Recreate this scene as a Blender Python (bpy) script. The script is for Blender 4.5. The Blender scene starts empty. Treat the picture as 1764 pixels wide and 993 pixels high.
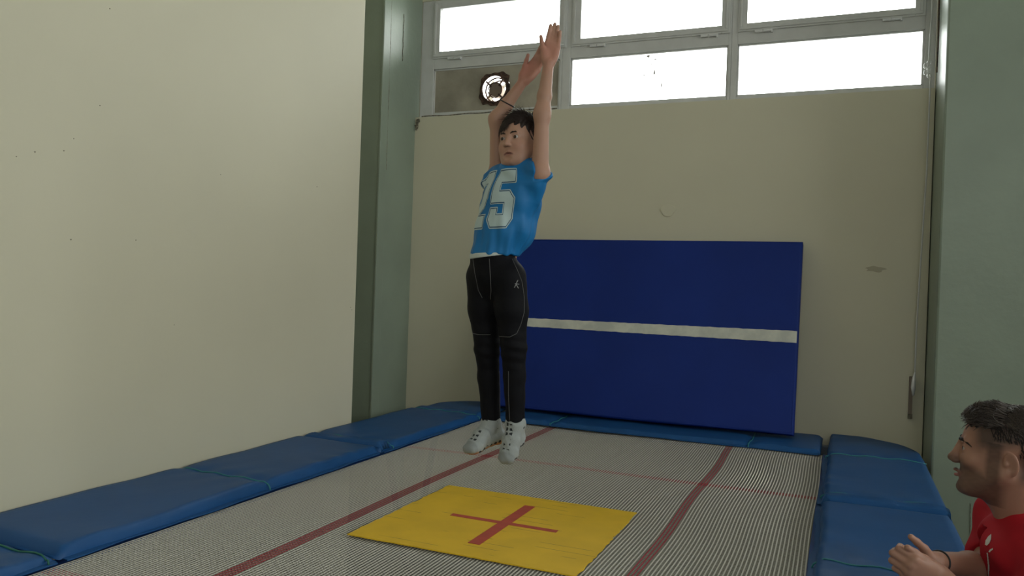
import bpy, math, random
import numpy as np
from mathutils import Vector, Matrix
from mathutils.bvhtree import BVHTree

random.seed(7)
rng = np.random.default_rng(7)
SC = bpy.context.scene
COL = SC.collection

# ------------------------------------------------------------------ camera, world, light, exposure
# The trampoline bed is z = 0, the gym floor z = FLOOR.
FLOOR = -1.155
CAMZ = 0.93
FPX = 1362.17
RR = np.array([0.92084, 0.3884, 0.0345]); RU = np.array([-0.03371, -0.00887, 0.99939]); RF = np.array([-0.38847, 0.92145, -0.00493])
cam_data = bpy.data.cameras.new('camera')
cam_data.sensor_width = 36.0
cam_data.lens = FPX * 36.0 / 1764.0
cam_data.clip_start = 0.05
cam = bpy.data.objects.new('camera', cam_data)
COL.objects.link(cam)
cam.matrix_world = Matrix(((RR[0], RU[0], -RF[0], 0), (RR[1], RU[1], -RF[1], 0), (RR[2], RU[2], -RF[2], CAMZ), (0, 0, 0, 1)))
SC.camera = cam

world = bpy.data.worlds.new('overcast_sky')
SC.world = world
world.use_nodes = True
wn = world.node_tree.nodes
wn['Background'].inputs[0].default_value = (0.98, 0.99, 0.96, 1)
wn['Background'].inputs[1].default_value = 10.5


def area(name, loc, rot, sx, sy, power, color=(1, 1, 1), portal=False):
    l = bpy.data.lights.new(name, 'AREA')
    l.shape = 'RECTANGLE'; l.size = sx; l.size_y = sy; l.energy = power; l.color = color
    if portal:
        l.cycles.is_portal = True
    o = bpy.data.objects.new(name, l)
    COL.objects.link(o); o.location = loc; o.rotation_euler = rot
    return o


# daylight portals in the window bands (they only guide the sky's light)
area('sky_portal', (-1.3, 5.72, 2.7), (math.radians(-90), 0, 0), 3.7, 1.0, 1, portal=True)
area('sky_portal', (3.4, 5.72, 2.7), (math.radians(-90), 0, 0), 4.8, 1.0, 1, portal=True)
area('sky_portal', (1.0, -4.52, 2.7), (math.radians(90), 0, 0), 3.2, 0.9, 1, portal=True)
area('sky_portal', (6.32, 0.8, 2.6), (math.radians(90), 0, math.radians(90)), 8.4, 1.2, 1, portal=True)

vs = SC.view_settings
vs.view_transform = 'Standard'; vs.look = 'None'; vs.gamma = 1.0; vs.exposure = 0.0; vs.use_curve_mapping = False

# ------------------------------------------------------------------ helpers


def lin(c):
    return tuple(((v / 255.0) / 12.92 if v / 255.0 <= 0.04045 else ((v / 255.0 + 0.055) / 1.055) ** 2.4) for v in c)


def mat(name, rgb, rough=0.6, metal=0.0, var=0.0, vscale=6.0, bump=0.0, bscale=80.0, spec=0.5, rgb2=None, attr=False, sss=0.0, detail=6.0):
    m = bpy.data.materials.new(name)
    m.use_nodes = True
    nt = m.node_tree; N = nt.nodes; L = nt.links
    b = N['Principled BSDF']
    b.inputs['Base Color'].default_value = (*rgb, 1)
    b.inputs['Roughness'].default_value = rough
    b.inputs['Metallic'].default_value = metal
    b.inputs['Specular IOR Level'].default_value = spec
    tc = N.new('ShaderNodeTexCoord')
    if sss:
        b.inputs['Subsurface Weight'].default_value = sss
        b.inputs['Subsurface Radius'].default_value = (0.012, 0.004, 0.002)
        b.inputs['Subsurface Scale'].default_value = 1.0
    if attr:
        a = N.new('ShaderNodeAttribute'); a.attribute_name = 'Col'
        L.new(a.outputs['Color'], b.inputs['Base Color'])
    elif var > 0 or rgb2:
        n = N.new('ShaderNodeTexNoise'); n.inputs['Scale'].default_value = vscale; n.inputs['Detail'].default_value = detail
        L.new(tc.outputs['Object'], n.inputs['Vector'])
        r = N.new('ShaderNodeValToRGB')
        c2 = rgb2 if rgb2 else tuple(v * (1 - var) for v in rgb)
        r.color_ramp.elements[0].position = 0.35; r.color_ramp.elements[1].position = 0.65
        r.color_ramp.elements[0].color = (*c2, 1); r.color_ramp.elements[1].color = (*rgb, 1)
        L.new(n.outputs['Fac'], r.inputs['Fac']); L.new(r.outputs['Color'], b.inputs['Base Color'])
    if bump > 0:
        n2 = N.new('ShaderNodeTexNoise'); n2.inputs['Scale'].default_value = bscale; n2.inputs['Detail'].default_value = 4
        L.new(tc.outputs['Object'], n2.inputs['Vector'])
        bm_ = N.new('ShaderNodeBump'); bm_.inputs['Strength'].default_value = bump; bm_.inputs['Distance'].default_value = 0.01
        L.new(n2.outputs['Fac'], bm_.inputs['Height']); L.new(bm_.outputs['Normal'], b.inputs['Normal'])
    return m


M_CREAM = mat('cream_wall_paint', (0.635, 0.60, 0.455), 0.6, var=0.04, vscale=1.1, bump=0.10, bscale=9, detail=3)
M_GREEN = mat('grey_green_paint', (0.27, 0.325, 0.255), 0.42, var=0.12, vscale=2.2, bump=0.15, bscale=22)
M_CEIL = mat('ceiling_paint', (0.62, 0.62, 0.58), 0.8, var=0.05)
M_FLOOR = mat('gym_floor', (0.075, 0.07, 0.06), 0.5, var=0.2, vscale=3)
M_ALU = mat('grey_window_frame', (0.62, 0.62, 0.60), 0.38, metal=0.0, var=0.08, vscale=9)
M_CHROME = mat('bright_metal', (0.80, 0.80, 0.80), 0.25, metal=0.25)
M_BOARD = mat('stained_board', (0.42, 0.38, 0.30), 0.8, var=0.35, vscale=4, bump=0.2, bscale=40)
M_RUST = mat('rusty_brown', (0.13, 0.07, 0.045), 0.85, rgb2=(0.02, 0.012, 0.01), vscale=40, bump=0.5)
M_MOTOR = mat('dusty_motor', (0.22, 0.17, 0.13), 0.7, var=0.2)
M_PAD = mat('blue_pad_vinyl', (0.013, 0.082, 0.245), 0.5, var=0.10, vscale=5, bump=0.12, bscale=12, spec=0.28)
M_PADDARK = mat('dark_blue_underside', (0.012, 0.04, 0.12), 0.6)
M_SKIRT = mat('royal_blue_cover', (0.02, 0.075, 0.28), 0.5, var=0.1)
M_CRASH = mat('navy_blue_vinyl', (0.008, 0.030, 0.215), 0.55, var=0.12, vscale=2.0, bump=0.15, bscale=6, spec=0.2)
M_VELCRO = mat('off_white_band', (0.66, 0.66, 0.58), 0.9, rgb2=(0.52, 0.53, 0.48), vscale=14)
M_WEB = mat('white_webbing', (0.60, 0.575, 0.52), 0.75)
M_WEBC = mat('grey_cross_webbing', (0.31, 0.30, 0.27), 0.8)
M_RED = mat('red_webbing', (0.33, 0.035, 0.05), 0.75)
M_REDT = mat('red_cross_tape', (0.50, 0.07, 0.04), 0.7, var=0.15, vscale=30)
M_STEEL = mat('blue_grey_steel', (0.10, 0.12, 0.16), 0.4, metal=0.6)
M_CORD = mat('teal_cord', (0.03, 0.20, 0.22), 0.6)
M_PATCH = mat('cream_plaster_patch', (0.55, 0.52, 0.40), 0.7)
M_DIRT = mat('brown_scuff', (0.44, 0.40, 0.29), 0.9)
M_DARK = mat('dark_crumbled_plaster', (0.10, 0.085, 0.06), 0.95, rgb2=(0.30, 0.27, 0.2), vscale=60, bump=0.6)
M_CONC = mat('pale_concrete', (0.6, 0.6, 0.58), 0.9)


def glass_mat():
    m = bpy.data.materials.new('window_glass'); m.use_nodes = True
    nt = m.node_tree; N = nt.nodes; L = nt.links
    N.remove(N['Principled BSDF'])
    out = N['Material Output']
    t = N.new('ShaderNodeBsdfTransparent'); t.inputs[0].default_value = (0.93, 0.95, 0.95, 1)
    g = N.new('ShaderNodeBsdfGlossy'); g.inputs['Roughness'].default_value = 0.03
    fr = N.new('ShaderNodeFresnel'); fr.inputs['IOR'].default_value = 1.45
    mx = N.new('ShaderNodeMixShader')
    L.new(fr.outputs[0], mx.inputs[0]); L.new(t.outputs[0], mx.inputs[1]); L.new(g.outputs[0], mx.inputs[2])
    L.new(mx.outputs[0], out.inputs['Surface'])
    return m


M_GLASS = glass_mat()


def yellow_mat():
    m = mat('yellow_woven_fabric', (0.80, 0.50, 0.015), 0.7, var=0.10, vscale=7)
    nt = m.node_tree; N = nt.nodes; L = nt.links
    b = N['Principled BSDF']
    src = b.inputs['Base Color'].links[0].from_socket
    tc = N.new('ShaderNodeTexCoord')
    sep = N.new('ShaderNodeSeparateXYZ'); L.new(tc.outputs['Object'], sep.inputs[0])
    # thin slits between the woven yellow straps, broken up along their length
    mu = N.new('ShaderNodeMath'); mu.operation = 'MULTIPLY'; mu.inputs[1].default_value = 1 / 0.052
    L.new(sep.outputs['Y'], mu.inputs[0])
    frn = N.new('ShaderNodeMath'); frn.operation = 'FRACT'; L.new(mu.outputs[0], frn.inputs[0])
    lt = N.new('ShaderNodeMath'); lt.operation = 'LESS_THAN'; lt.inputs[1].default_value = 0.05; L.new(frn.outputs[0], lt.inputs[0])
    mp = N.new('ShaderNodeMapping'); mp.inputs['Scale'].default_value = (4, 19.2, 1)
    L.new(tc.outputs['Object'], mp.inputs[0])
    nz = N.new('ShaderNodeTexNoise'); nz.inputs['Scale'].default_value = 1.0; L.new(mp.outputs[0], nz.inputs['Vector'])
    gt = N.new('ShaderNodeMath'); gt.operation = 'GREATER_THAN'; gt.inputs[1].default_value = 0.55; L.new(nz.outputs['Fac'], gt.inputs[0])
    an = N.new('ShaderNodeMath'); an.operation = 'MULTIPLY'; L.new(lt.outputs[0], an.inputs[0]); L.new(gt.outputs[0], an.inputs[1])
    mx = N.new('ShaderNodeMixRGB'); mx.inputs[2].default_value = (0.30, 0.17, 0.02, 1)
    L.new(an.outputs[0], mx.inputs[0]); L.new(src, mx.inputs[1]); L.new(mx.outputs[0], b.inputs['Base Color'])
    return m


M_YELLOW = yellow_mat()


class MB:
    """collects shapes and links them as one mesh object"""

    def __init__(s):
        s.v = []; s.f = []; s.mi = []

    def box(s, x0, x1, y0, y1, z0, z1, mi=0):
        n = len(s.v)
        s.v += [(x0, y0, z0), (x1, y0, z0), (x1, y1, z0), (x0, y1, z0), (x0, y0, z1), (x1, y0, z1), (x1, y1, z1), (x0, y1, z1)]
        for q in ((0, 3, 2, 1), (4, 5, 6, 7), (0, 1, 5, 4), (1, 2, 6, 5), (2, 3, 7, 6), (3, 0, 4, 7)):
            s.f.append(tuple(n + i for i in q)); s.mi.append(mi)
        return s

    def tube(s, pts, r, sides=8, mi=0, closed=False, cap=True):
        pts = [Vector(p) for p in pts]
        n0 = len(s.v); n = len(pts)
        up = None
        for i, p in enumerate(pts):
            a = pts[(i - 1) % n] if (closed or i > 0) else p
            b = pts[(i + 1) % n] if (closed or i < n - 1) else p
            t = (b - a).normalized()
            if up is None:
                up = Vector((0, 0, 1)) if abs(t.z) < 0.9 else Vector((1, 0, 0))
            u = (up - t * up.dot(t)).normalized(); up = u
            w = t.cross(u)
            rr = r[i] if hasattr(r, '__len__') else r
            for k in range(sides):
                an = 2 * math.pi * k / sides
                s.v.append(tuple(p + (u * math.cos(an) + w * math.sin(an)) * rr))
        for i in range(n if closed else n - 1):
            j = (i + 1) % n
            for k in range(sides):
                k2 = (k + 1) % sides
                s.f.append((n0 + i * sides + k, n0 + i * sides + k2, n0 + j * sides + k2, n0 + j * sides + k)); s.mi.append(mi)
        if cap and not closed:
            s.f.append(tuple(n0 + k for k in reversed(range(sides)))); s.mi.append(mi)
            s.f.append(tuple(n0 + (n - 1) * sides + k for k in range(sides))); s.mi.append(mi)
        return s

    def prism(s, poly, axis_fn, d0, d1, mi=0):
        """poly: 2D points; axis_fn(u, v, d) -> 3D"""
        n = len(s.v); m = len(poly)
        for d in (d0, d1):
            for (u, v) in poly:
                s.v.append(tuple(axis_fn(u, v, d)))
        s.f.append(tuple(n + i for i in range(m))); s.mi.append(mi)
        s.f.append(tuple(n + m + i for i in reversed(range(m)))); s.mi.append(mi)
        for i in range(m):
            j = (i + 1) % m
            s.f.append((n + i, n + m + i, n + m + j, n + j)); s.mi.append(mi)
        return s

    def build(s, name, mats, parent=None, smooth=False, bevel=0.0):
        me = bpy.data.meshes.new(name)
        me.from_pydata([tuple(map(float, v)) for v in s.v], [], s.f)
        if not isinstance(mats, (list, tuple)):
            mats = [mats]
        for m in mats:
            me.materials.append(m)
        me.polygons.foreach_set('material_index', s.mi)
        if smooth:
            me.polygons.foreach_set('use_smooth', [True] * len(me.polygons))
        me.update()
        o = bpy.data.objects.new(name, me)
        COL.objects.link(o)
        if parent:
            o.parent = parent
        if bevel:
            bv = o.modifiers.new('soft_edges', 'BEVEL'); bv.width = bevel; bv.segments = 2; bv.limit_method = 'ANGLE'
        return o


def empty(name, loc=(0, 0, 0)):
    o = bpy.data.objects.new(name, None); COL.objects.link(o); o.location = loc
    o.empty_display_size = 0.1
    return o


def adopt(child, root):
    """parent a mesh modelled in world space without moving it"""
    child.parent = root
    child.location = -Vector(root.location)


def tag(o, label=None, cat=None, group=None, kind=None):
    if label: o['label'] = label
    if cat: o['category'] = cat
    if group: o['group'] = group
    if kind: o['kind'] = kind
    return o


def W(px, py, Z):
    """the place seen at a photograph position, Z metres deep"""
    return RR * ((px - 882) / FPX * Z) + RU * (-(py - 496.5) / FPX * Z) + RF * Z + np.array([0, 0, CAMZ])


def on_y(px, py, y):
    d = RR * ((px - 882) / FPX) - RU * ((py - 496.5) / FPX) + RF
    return d * (y / d[1]) + np.array([0, 0, CAMZ])


# ------------------------------------------------------------------ the room
def struct(o):
    o['kind'] = 'structure'
    return o


struct(MB().box(-4.2, 6.6, -4.5, 6.0, FLOOR - 0.2, FLOOR).build('floor', M_FLOOR))
struct(MB().box(-4.2, 6.6, -4.5, 6.0, 3.5, 3.7).build('ceiling', M_CEIL))
struct(MB().box(-3.08, -2.775, -4.4, 4.11, FLOOR, 3.5).box(-4.1, -3.67, 3.9, 6.0, FLOOR, 3.5).box(-3.67, -3.08, 3.9, 4.10, FLOOR, 3.5).build('wall_left', M_CREAM))
# back wall under, over and beside the window band
wb = MB().box(-3.205, 0.468, 5.5, 5.72, FLOOR, 2.232)
wb.box(-3.67, 6.4, 5.55, 5.80, 3.17, 3.5)
wb.box(0.97, 6.4, 5.5, 5.72, FLOOR, 2.232)
wb.box(-3.66, -3.205, 5.56, 5.72, FLOOR, 3.17)
wb.box(0.47, 0.96, 5.56, 5.72, FLOOR, 3.17)
wb.box(5.9, 6.4, 5.5, 5.75, 2.232, 3.17)
struct(wb.build('wall_back', M_CREAM))
wr = MB().box(6.3, 6.5, -4.4, 5.7, FLOOR, 1.95).box(6.3, 6.5, -4.4, 5.7, 3.3, 3.5)
wr.box(6.3, 6.5, -4.4, -3.6, 1.95, 3.3).box(6.3, 6.5, 5.1, 5.7, 1.95, 3.3)
struct(wr.build('wall_right', M_CREAM))
struct(MB().box(-3.0, 6.4, -4.5, -4.3, FLOOR, 2.25).box(-3.0, 6.4, -4.5, -4.3, 3.15, 3.5).box(-3.0, -0.6, -4.5, -4.3, 2.25, 3.15).box(2.6, 6.4, -4.5, -4.3, 2.25, 3.15).build('wall_front', M_CREAM))

# grey-green pillars
pl = MB().box(-3.66, -3.205, 5.0, 5.56, FLOOR, 3.5)
pl.box(-3.215, -3.198, 4.992, 5.085, FLOOR, 3.5)
struct(pl.build('trim_1', M_GREEN, bevel=0.004))
cr = MB()
for (x, ya, za, zb) in ((-3.203, 5.088, 1.75, 3.4), (-3.203, 5.27, 2.62, 2.98)):
    pts = [(x + 0.0015, ya + 0.003 * math.sin(i * 1.7), za + (zb - za) * i / 14) for i in range(15)]
    cr.tube(pts, 0.0022, 5)
struct(cr.build('trim_2', M_DARK))
pr = MB().box(0.474, 0.955, 5.0, 5.56, FLOOR, 3.5)
struct(pr.build('trim_3', M_GREEN, bevel=0.012))
cr = MB()
p0 = on_y(1672, 868, 4.998); p1 = on_y(1671, 935, 4.998)
cr.tube([p0 + (p1 - p0) * (i / 8) + np.array([0.001 * math.sin(i * 2.1), 0, 0]) for i in range(9)], 0.0016, 5)
struct(cr.build('trim_4', M_DARK))
# crumbled plaster at the upper left corner of the parapet, dark joint under the panel
cp = MB()
for i in range(16):
    c = np.array([-3.19 + rng.uniform(-.012, .03), 5.497 + rng.uniform(-.006, .004), 2.185 + rng.uniform(-.045, .04)])
    a = rng.uniform(0, 6.28)
    cp.tube([c, c + np.array([math.cos(a), -0.1, math.sin(a)]) * rng.uniform(.012, .026)], [0.007, 0.004], 5)
cp.tube([(-3.15 + 0.06 * i, 5.505, 2.238 + 0.003 * math.sin(i * 1.3) + (0.004 if i > 6 else 0)) for i in range(20)], 0.0045, 6)
struct(cp.build('trim_5', M_DARK))

# ---------------------------------------------------------------- windows
YF0, YF1 = 5.555, 5.605


def hinge(cx, cz, parent):
    h = MB()
    h.tube([(cx - 0.052, YF0 - 0.016, cz), (cx - 0.003, YF0 - 0.016, cz)], 0.0085, 10)
    h.tube([(cx + 0.003, YF0 - 0.016, cz), (cx + 0.055, YF0 - 0.016, cz)], 0.0085, 10)
    h.box(cx - 0.05, cx + 0.05, YF0 - 0.016, YF0 - 0.004, cz - 0.004, cz + 0.004)
    h.box(cx + 0.053, cx + 0.062, YF0 - 0.02, YF0, cz - 0.013, cz + 0.013)
    return h.build('hinge', M_CHROME, parent)


def window(n, x0, x1, u0, u1, lo0, lo1, panel=False, posts=(0.03, 0.03), hinges=()):
    """x0..x1 frame, u0..u1 upper pane, lo0..lo1 lower pane"""
    w = struct(empty('window_%d' % n, ((x0 + x1) / 2, YF0, 2.24)))
    f = MB()
    f.box(x0, lo0, YF0, YF1, 2.232, 3.17); f.box(lo1, x1, YF0, YF1, 2.232, 3.17)
    f.box(lo0, lo1, YF0, YF1, 2.232, 2.265); f.box(lo0, lo1, YF0, YF1, 2.62, 2.705); f.box(lo0, lo1, YF0, YF1, 3.14, 3.17)
    # stepped glazing bead round the lower pane
    for (a, b, c, d) in ((lo0, lo0 + .012, 2.265, 2.62), (lo1 - .012, lo1, 2.265, 2.62), (lo0, lo1, 2.265, 2.277), (lo0, lo1, 2.608, 2.62)):
        f.box(a, b, YF0 + 0.012, YF1 - .012, c, d)
    adopt(f.build('frame', M_ALU, bevel=0.003), w)
    s = MB(); t = YF0 - 0.012
    sx0, sx1, sz0, sz1 = min(u0 - 0.06, lo0 + .004), max(u1 + 0.06, lo1 - .004), 2.70, 3.145
    s.box(sx0, u0, t, YF1 - .01, sz0, sz1); s.box(u1, sx1, t, YF1 - .01, sz0, sz1)
    s.box(u0, u1, t, YF1 - .01, sz0, 2.755); s.box(u0, u1, t, YF1 - .01, 3.095, sz1)
    s.box(sx0 + .014, sx1 - .014, t - .008, t, sz0 + 0.012, sz0 + 0.03)
    s.box(sx0 + .014, sx0 + .032, t - .008, t, sz0 + 0.03, sz1 - .01); s.box(sx1 - .032, sx1 - .014, t - .008, t, sz0 + 0.03, sz1 - .01)
    so = s.build('sash', M_ALU, bevel=0.003); adopt(so, w)
    g = MB().box(u0 - .005, u1 + .005, YF0 + .02, YF0 + .024, 2.75, 3.10).build('pane', M_GLASS); adopt(g, w)
    if not panel:
        g = MB().box(lo0 - .002, lo1 + .002, YF0 + .022, YF0 + .026, 2.26, 2.625).build('pane', M_GLASS); adopt(g, w)
    for hx in hinges:
        h = hinge(hx, 2.692, None); adopt(h, w)
    return w


window(1, -3.20, -2.00, -3.035, -2.03, -3.085, -2.02, panel=True, hinges=(-2.90, -2.12))
window(2, -1.999, -0.775, -1.86, -0.845, -1.935, -0.795, hinges=(-1.73, -0.93))
window(3, -0.774, 0.467, -0.675, 0.345, -0.735, 0.405, hinges=(-0.57, 0.21))
for k in range(4):   # the same band goes on beyond the right-hand pillar
    a = 0.975 + 1.23 * k
    window(4 + k, a, a + 1.229, a + .1, a + 1.13, a + .05, a + 1.18)
# a tall band of plain glazing in the right-hand wall lights the gym
wz = struct(empty('window_8', (6.3, 0.8, 1.95)))
f = MB()
for k in range(8):
    y = -3.6 + 8.7 * k / 7
    f.box(6.36, 6.42, y - .03, y + .03, 1.95, 3.3)
f.box(6.36, 6.42, -3.6, 5.1, 1.95, 2.0).box(6.36, 6.42, -3.6, 5.1, 3.25, 3.3)
adopt(f.build('frame', M_ALU), wz)
adopt(MB().box(6.385, 6.389, -3.6, 5.1, 1.96, 3.29).build('pane', M_GLASS), wz)

wz = struct(empty('window_9', (1.0, -4.4, 2.25)))  # unseen window band, added behind the camera as fill light
f = MB()
for k in range(4):
    x = -0.6 + 3.2 * k / 3
    f.box(x - .03, x + .03, -4.44, -4.38, 2.25, 3.15)
f.box(-0.6, 2.6, -4.44, -4.38, 2.25, 2.3).box(-0.6, 2.6, -4.44, -4.38, 3.10, 3.15)
adopt(f.build('frame', M_ALU), wz)
adopt(MB().box(-0.6, 2.6, -4.412, -4.408, 2.26, 3.14).build('pane', M_GLASS), wz)

# fan board in the lower left bay
def fan_panel():
    c = on_y(853, 154, 5.575); cx, cz = c[0], c[2]
    R = 0.118
    x0, x1, z0, z1 = -3.100, -2.005, 2.250, 2.635
    angs = sorted([2 * math.pi * k / 56 for k in range(56)] + [math.atan2(zz - cz, xx - cx) % (2 * math.pi) for xx in (x0, x1) for zz in (z0, z1)])
    b = MB(); n = len(angs)
    for yy in (5.572, 5.590):
        for a in angs:
            rr = R * (1 + 0.05 * math.sin(3 * a + 1) + 0.035 * math.sin(7 * a))
            b.v.append((cx + rr * math.cos(a), yy, cz + rr * math.sin(a)))
        for a in angs:
            ca, sa = math.cos(a), math.sin(a)
            t = min(((x1 - cx) / ca) if ca > 1e-6 else ((x0 - cx) / ca) if ca < -1e-6 else 9, ((z1 - cz) / sa) if sa > 1e-6 else ((z0 - cz) / sa) if sa < -1e-6 else 9)
            b.v.append((cx + t * ca, yy, cz + t * sa))
    for k in range(n):
        j = (k + 1) % n
        b.f += [(k, j, n + j, n + k), (2 * n + k, 3 * n + k, 3 * n + j, 2 * n + j), (k, 2 * n + k, 2 * n + j, j)]
        b.mi += [0, 0, 0]
    p = b.build('fan_board', M_BOARD)
    tag(p, 'stained grey board with a round hole filling the lower left window bay', 'panel')
    fan = empty('exhaust_fan', (cx, 5.57, cz))
    tag(fan, 'round rusty exhaust fan set in the board behind the boy\'s raised arm', 'fan')
    h = MB()
    for q in range(3):
        rr = R * (0.885 - 0.07 * q)
        h.tube([(cx + rr * math.cos(2 * math.pi * k / 40), 5.555 + .055 * q, cz + rr * math.sin(2 * math.pi * k / 40)) for k in range(40)], 0.0065, 8, closed=True)
    adopt(h.build('rim', M_RUST, smooth=True), fan)
    pb = MB()
    s = 0.132
    n = 64   # ragged square plate round the opening
    for yy in (5.560, 5.569):
        for k in range(n):
            a = 2 * math.pi * k / n
            pb.v.append((cx + .9 * R * math.cos(a), yy, cz + .9 * R * math.sin(a)))
        for k in range(n):
            a = 2 * math.pi * k / n
            q = s / max(abs(math.cos(a)), abs(math.sin(a)))
            q = R * 1.03 + (min(q, s * 1.3) - R * 1.03) * (0.55 + 0.45 * math.sin(9 * a + 1) * math.sin(4 * a)) * (1.0 if math.sin(a) < 0 or math.cos(a) > 0 else 0.6)
            pb.v.append((cx + q * math.cos(a), yy, cz + q * math.sin(a)))
    for k in range(n):
        j = (k + 1) % n
        for q in ((k, j, n + j, n + k), (2 * n + k, 3 * n + k, 3 * n + j, 2 * n + j), (n + k, n + j, 3 * n + j, 3 * n + k), (k, 2 * n + k, 2 * n + j, j)):
            pb.f.append(q); pb.mi.append(0)
    adopt(pb.build('mounting_plate', M_RUST), fan)
    m = MB()
    m.tube([(cx - .01, 5.60, cz + .005), (cx - .01, 5.66, cz + .005), (cx - .01, 5.70, cz + .005)], [0.056, 0.058, 0.04], 24)
    adopt(m.build('motor', M_MOTOR, smooth=False, bevel=.004), fan)
    st = MB()
    for a in (0.85, 2.45, 3.95, 5.45):
        st.tube([(cx - .01 + .045 * math.cos(a), 5.60, cz + .045 * math.sin(a)), (cx + .89 * R * math.cos(a), 5.575, cz + .89 * R * math.sin(a))], 0.0075, 8)
    st.tube([(cx - .01 + .058 * math.cos(2 * math.pi * k / 30), 5.594, cz + .058 * math.sin(2 * math.pi * k / 30)) for k in range(30)], 0.005, 6, closed=True)
    adopt(st.build('guard', M_RUST), fan)
    M_BLADE = mat('pale_fan_blade', (0.55, 0.55, 0.52), 0.5)
    for k in range(4):
        bl = MB()
        a0 = k * math.pi / 2 + 0.35
        P = []
        for t in range(5):
            r0 = 0.05 + 0.05 * t / 4
            P.append((r0, a0, 5.635)); P.append((r0, a0 + 0.5, 5.655))
        n0 = len(bl.v)
        for (r0, a, yy) in P:
            bl.v.append((cx - .01 + r0 * math.cos(a), yy, cz + r0 * math.sin(a)))
            bl.v.append((cx - .01 + r0 * math.cos(a), yy + .002, cz + r0 * math.sin(a)))
        for t in range(4):
            i = n0 + 4 * t
            for q in ((i, i + 2, i + 6, i + 4), (i + 1, i + 5, i + 7, i + 3), (i, i + 4, i + 5, i + 1), (i + 2, i + 3, i + 7, i + 6)):
                bl.f.append(q); bl.mi.append(0)
        adopt(bl.build('blade', M_BLADE), fan)


fan_panel()

# window opener rod at the right end of the back wall
def opener():
    yy = 5.455
    P = lambda x, y_: on_y(x, y_, yy)
    r = empty('window_opener', tuple(P(1575, 690)))
    tag(r, 'long thin metal window opening rod hanging beside the right pillar', 'window opener')
    rod = MB().tube([P(1607, -10), P(1600, 112)], 0.006, 8)
    rod.tube([P(1603, 128), P(1596, 300), P(1586, 450), P(1579, 560), P(1576, 645)], 0.005, 8)
    adopt(rod.build('rod', M_ALU), r)
    j = MB()
    for k in range(5):
        c = P(1601 - (k % 2) * 6, 108 + k * 5.5)
        j.tube([c + np.array([0.011 * math.cos(a), 0.004 * math.sin(2 * a), 0.014 * math.sin(a)]) for a in np.linspace(0, 2 * math.pi, 10, endpoint=False)], 0.0035, 6, closed=True)
    adopt(j.build('joint', M_CHROME), r)
    h = MB().tube([P(1576, 642), P(1574, 655), P(1573, 668), P(1573, 682)], [0.005, 0.012, 0.014, 0.006], 8)
    adopt(h.build('handle', M_CHROME, smooth=True), r)
    q = P(1571, 650); q2 = P(1569, 722)
    b = MB().box(q[0] - .012, q[0] + .008, 5.470, 5.499, q2[2], q[2])
    adopt(b.build('wall_bracket', M_MOTOR), r)
    b = MB().box(q[0] - .014, q[0] + .010, 5.462, 5.4695, q2[2] - .002, q2[2] + .028)
    adopt(b.build('latch', M_DARK), r)
    g = MB().tube([on_y(1618, -5, 5.40), on_y(1617, 60, 5.40), on_y(1614, 125, 5.40)], 0.004, 6)
    adopt(g.build('cable', M_RUST), r)


opener()

# small nail holes and chips on the left wall, dirt on the middle pane
sp = MB()
for (x, y) in ((127, 239), (122, 413), (234, 414), (380, 301), (546, 322), (189, 15), (110, 260), (172, 182), (604, 530), (606, 534), (300, 560), (60, 262), (28, 270)):
    d = RR * ((x - 882) / FPX) - RU * ((y - 496.5) / FPX) + RF
    c = d * (-2.775 / d[0]) + np.array([0, 0, CAMZ]); r_ = 0.0016 + 0.0016 * rng.random()
    sp.prism([(c[1] + r_ * math.cos(a) * (1 + .3 * math.sin(3 * a)), c[2] + r_ * math.sin(a)) for a in np.linspace(0, 2 * math.pi, 9, endpoint=False)], lambda u, v, d_: (d_, u, v), -2.776, -2.7738)
struct(sp.build('trim_7', M_DARK))
ds = MB()
for (x, y, rx, rz) in ((1117, 97, .012, .010), (1129, 102, .011, .005), (1127, 124, .006, .022), (1109, 129, .004, .012), (1139, 147, .004, .028), (1123, 110, .004, .014)):
    c = on_y(x, y, 5.573)
    ds.prism([(c[0] + rx * math.cos(a) * (1 + .35 * math.sin(3 * a + x)), c[2] + rz * math.sin(a)) for a in np.linspace(0, 2 * math.pi, 14, endpoint=False)], lambda u, v, d_: (u, d_, v), 5.573, 5.5765)
struct(ds.build('trim_8', mat('dried_dirt', (0.62, 0.58, 0.55), 0.9)))

# round plaster patch and scuff on the back wall
c = on_y(1151, 363, 5.5)
pt = MB()
prof = [(c[0] + (0.05 + .004 * math.sin(3 * a)) * math.cos(a), c[2] + 0.042 * math.sin(a)) for a in np.linspace(0, 2 * math.pi, 36, endpoint=False)]
pt.prism(prof, lambda u, v, d: (u, d, v), 5.491, 5.4995)
o = pt.build('wall_cap', M_CREAM, bevel=0.003)
tag(o, 'small round cream cap painted over on the wall above the leaning navy mat', 'wall cap')
c = on_y(1508, 464, 5.5)
pt = MB()
prof = [(c[0] + (0.055 + .012 * math.sin(5 * a + 1)) * math.cos(a), c[2] + (0.018 + .004 * math.sin(4 * a)) * math.sin(a)) for a in np.linspace(0, 2 * math.pi, 30, endpoint=False)]
pt.prism(prof, lambda u, v, d: (u, d, v), 5.4975, 5.4995)
struct(pt.build('trim_6', M_DIRT))

# ------------------------------------------------------------------ trampoline
TX, TY = -1.16, 2.78
BX0, BX1, BY0, BY1 = TX - 1.07, TX + 1.07, TY - 2.14, TY + 2.14


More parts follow.
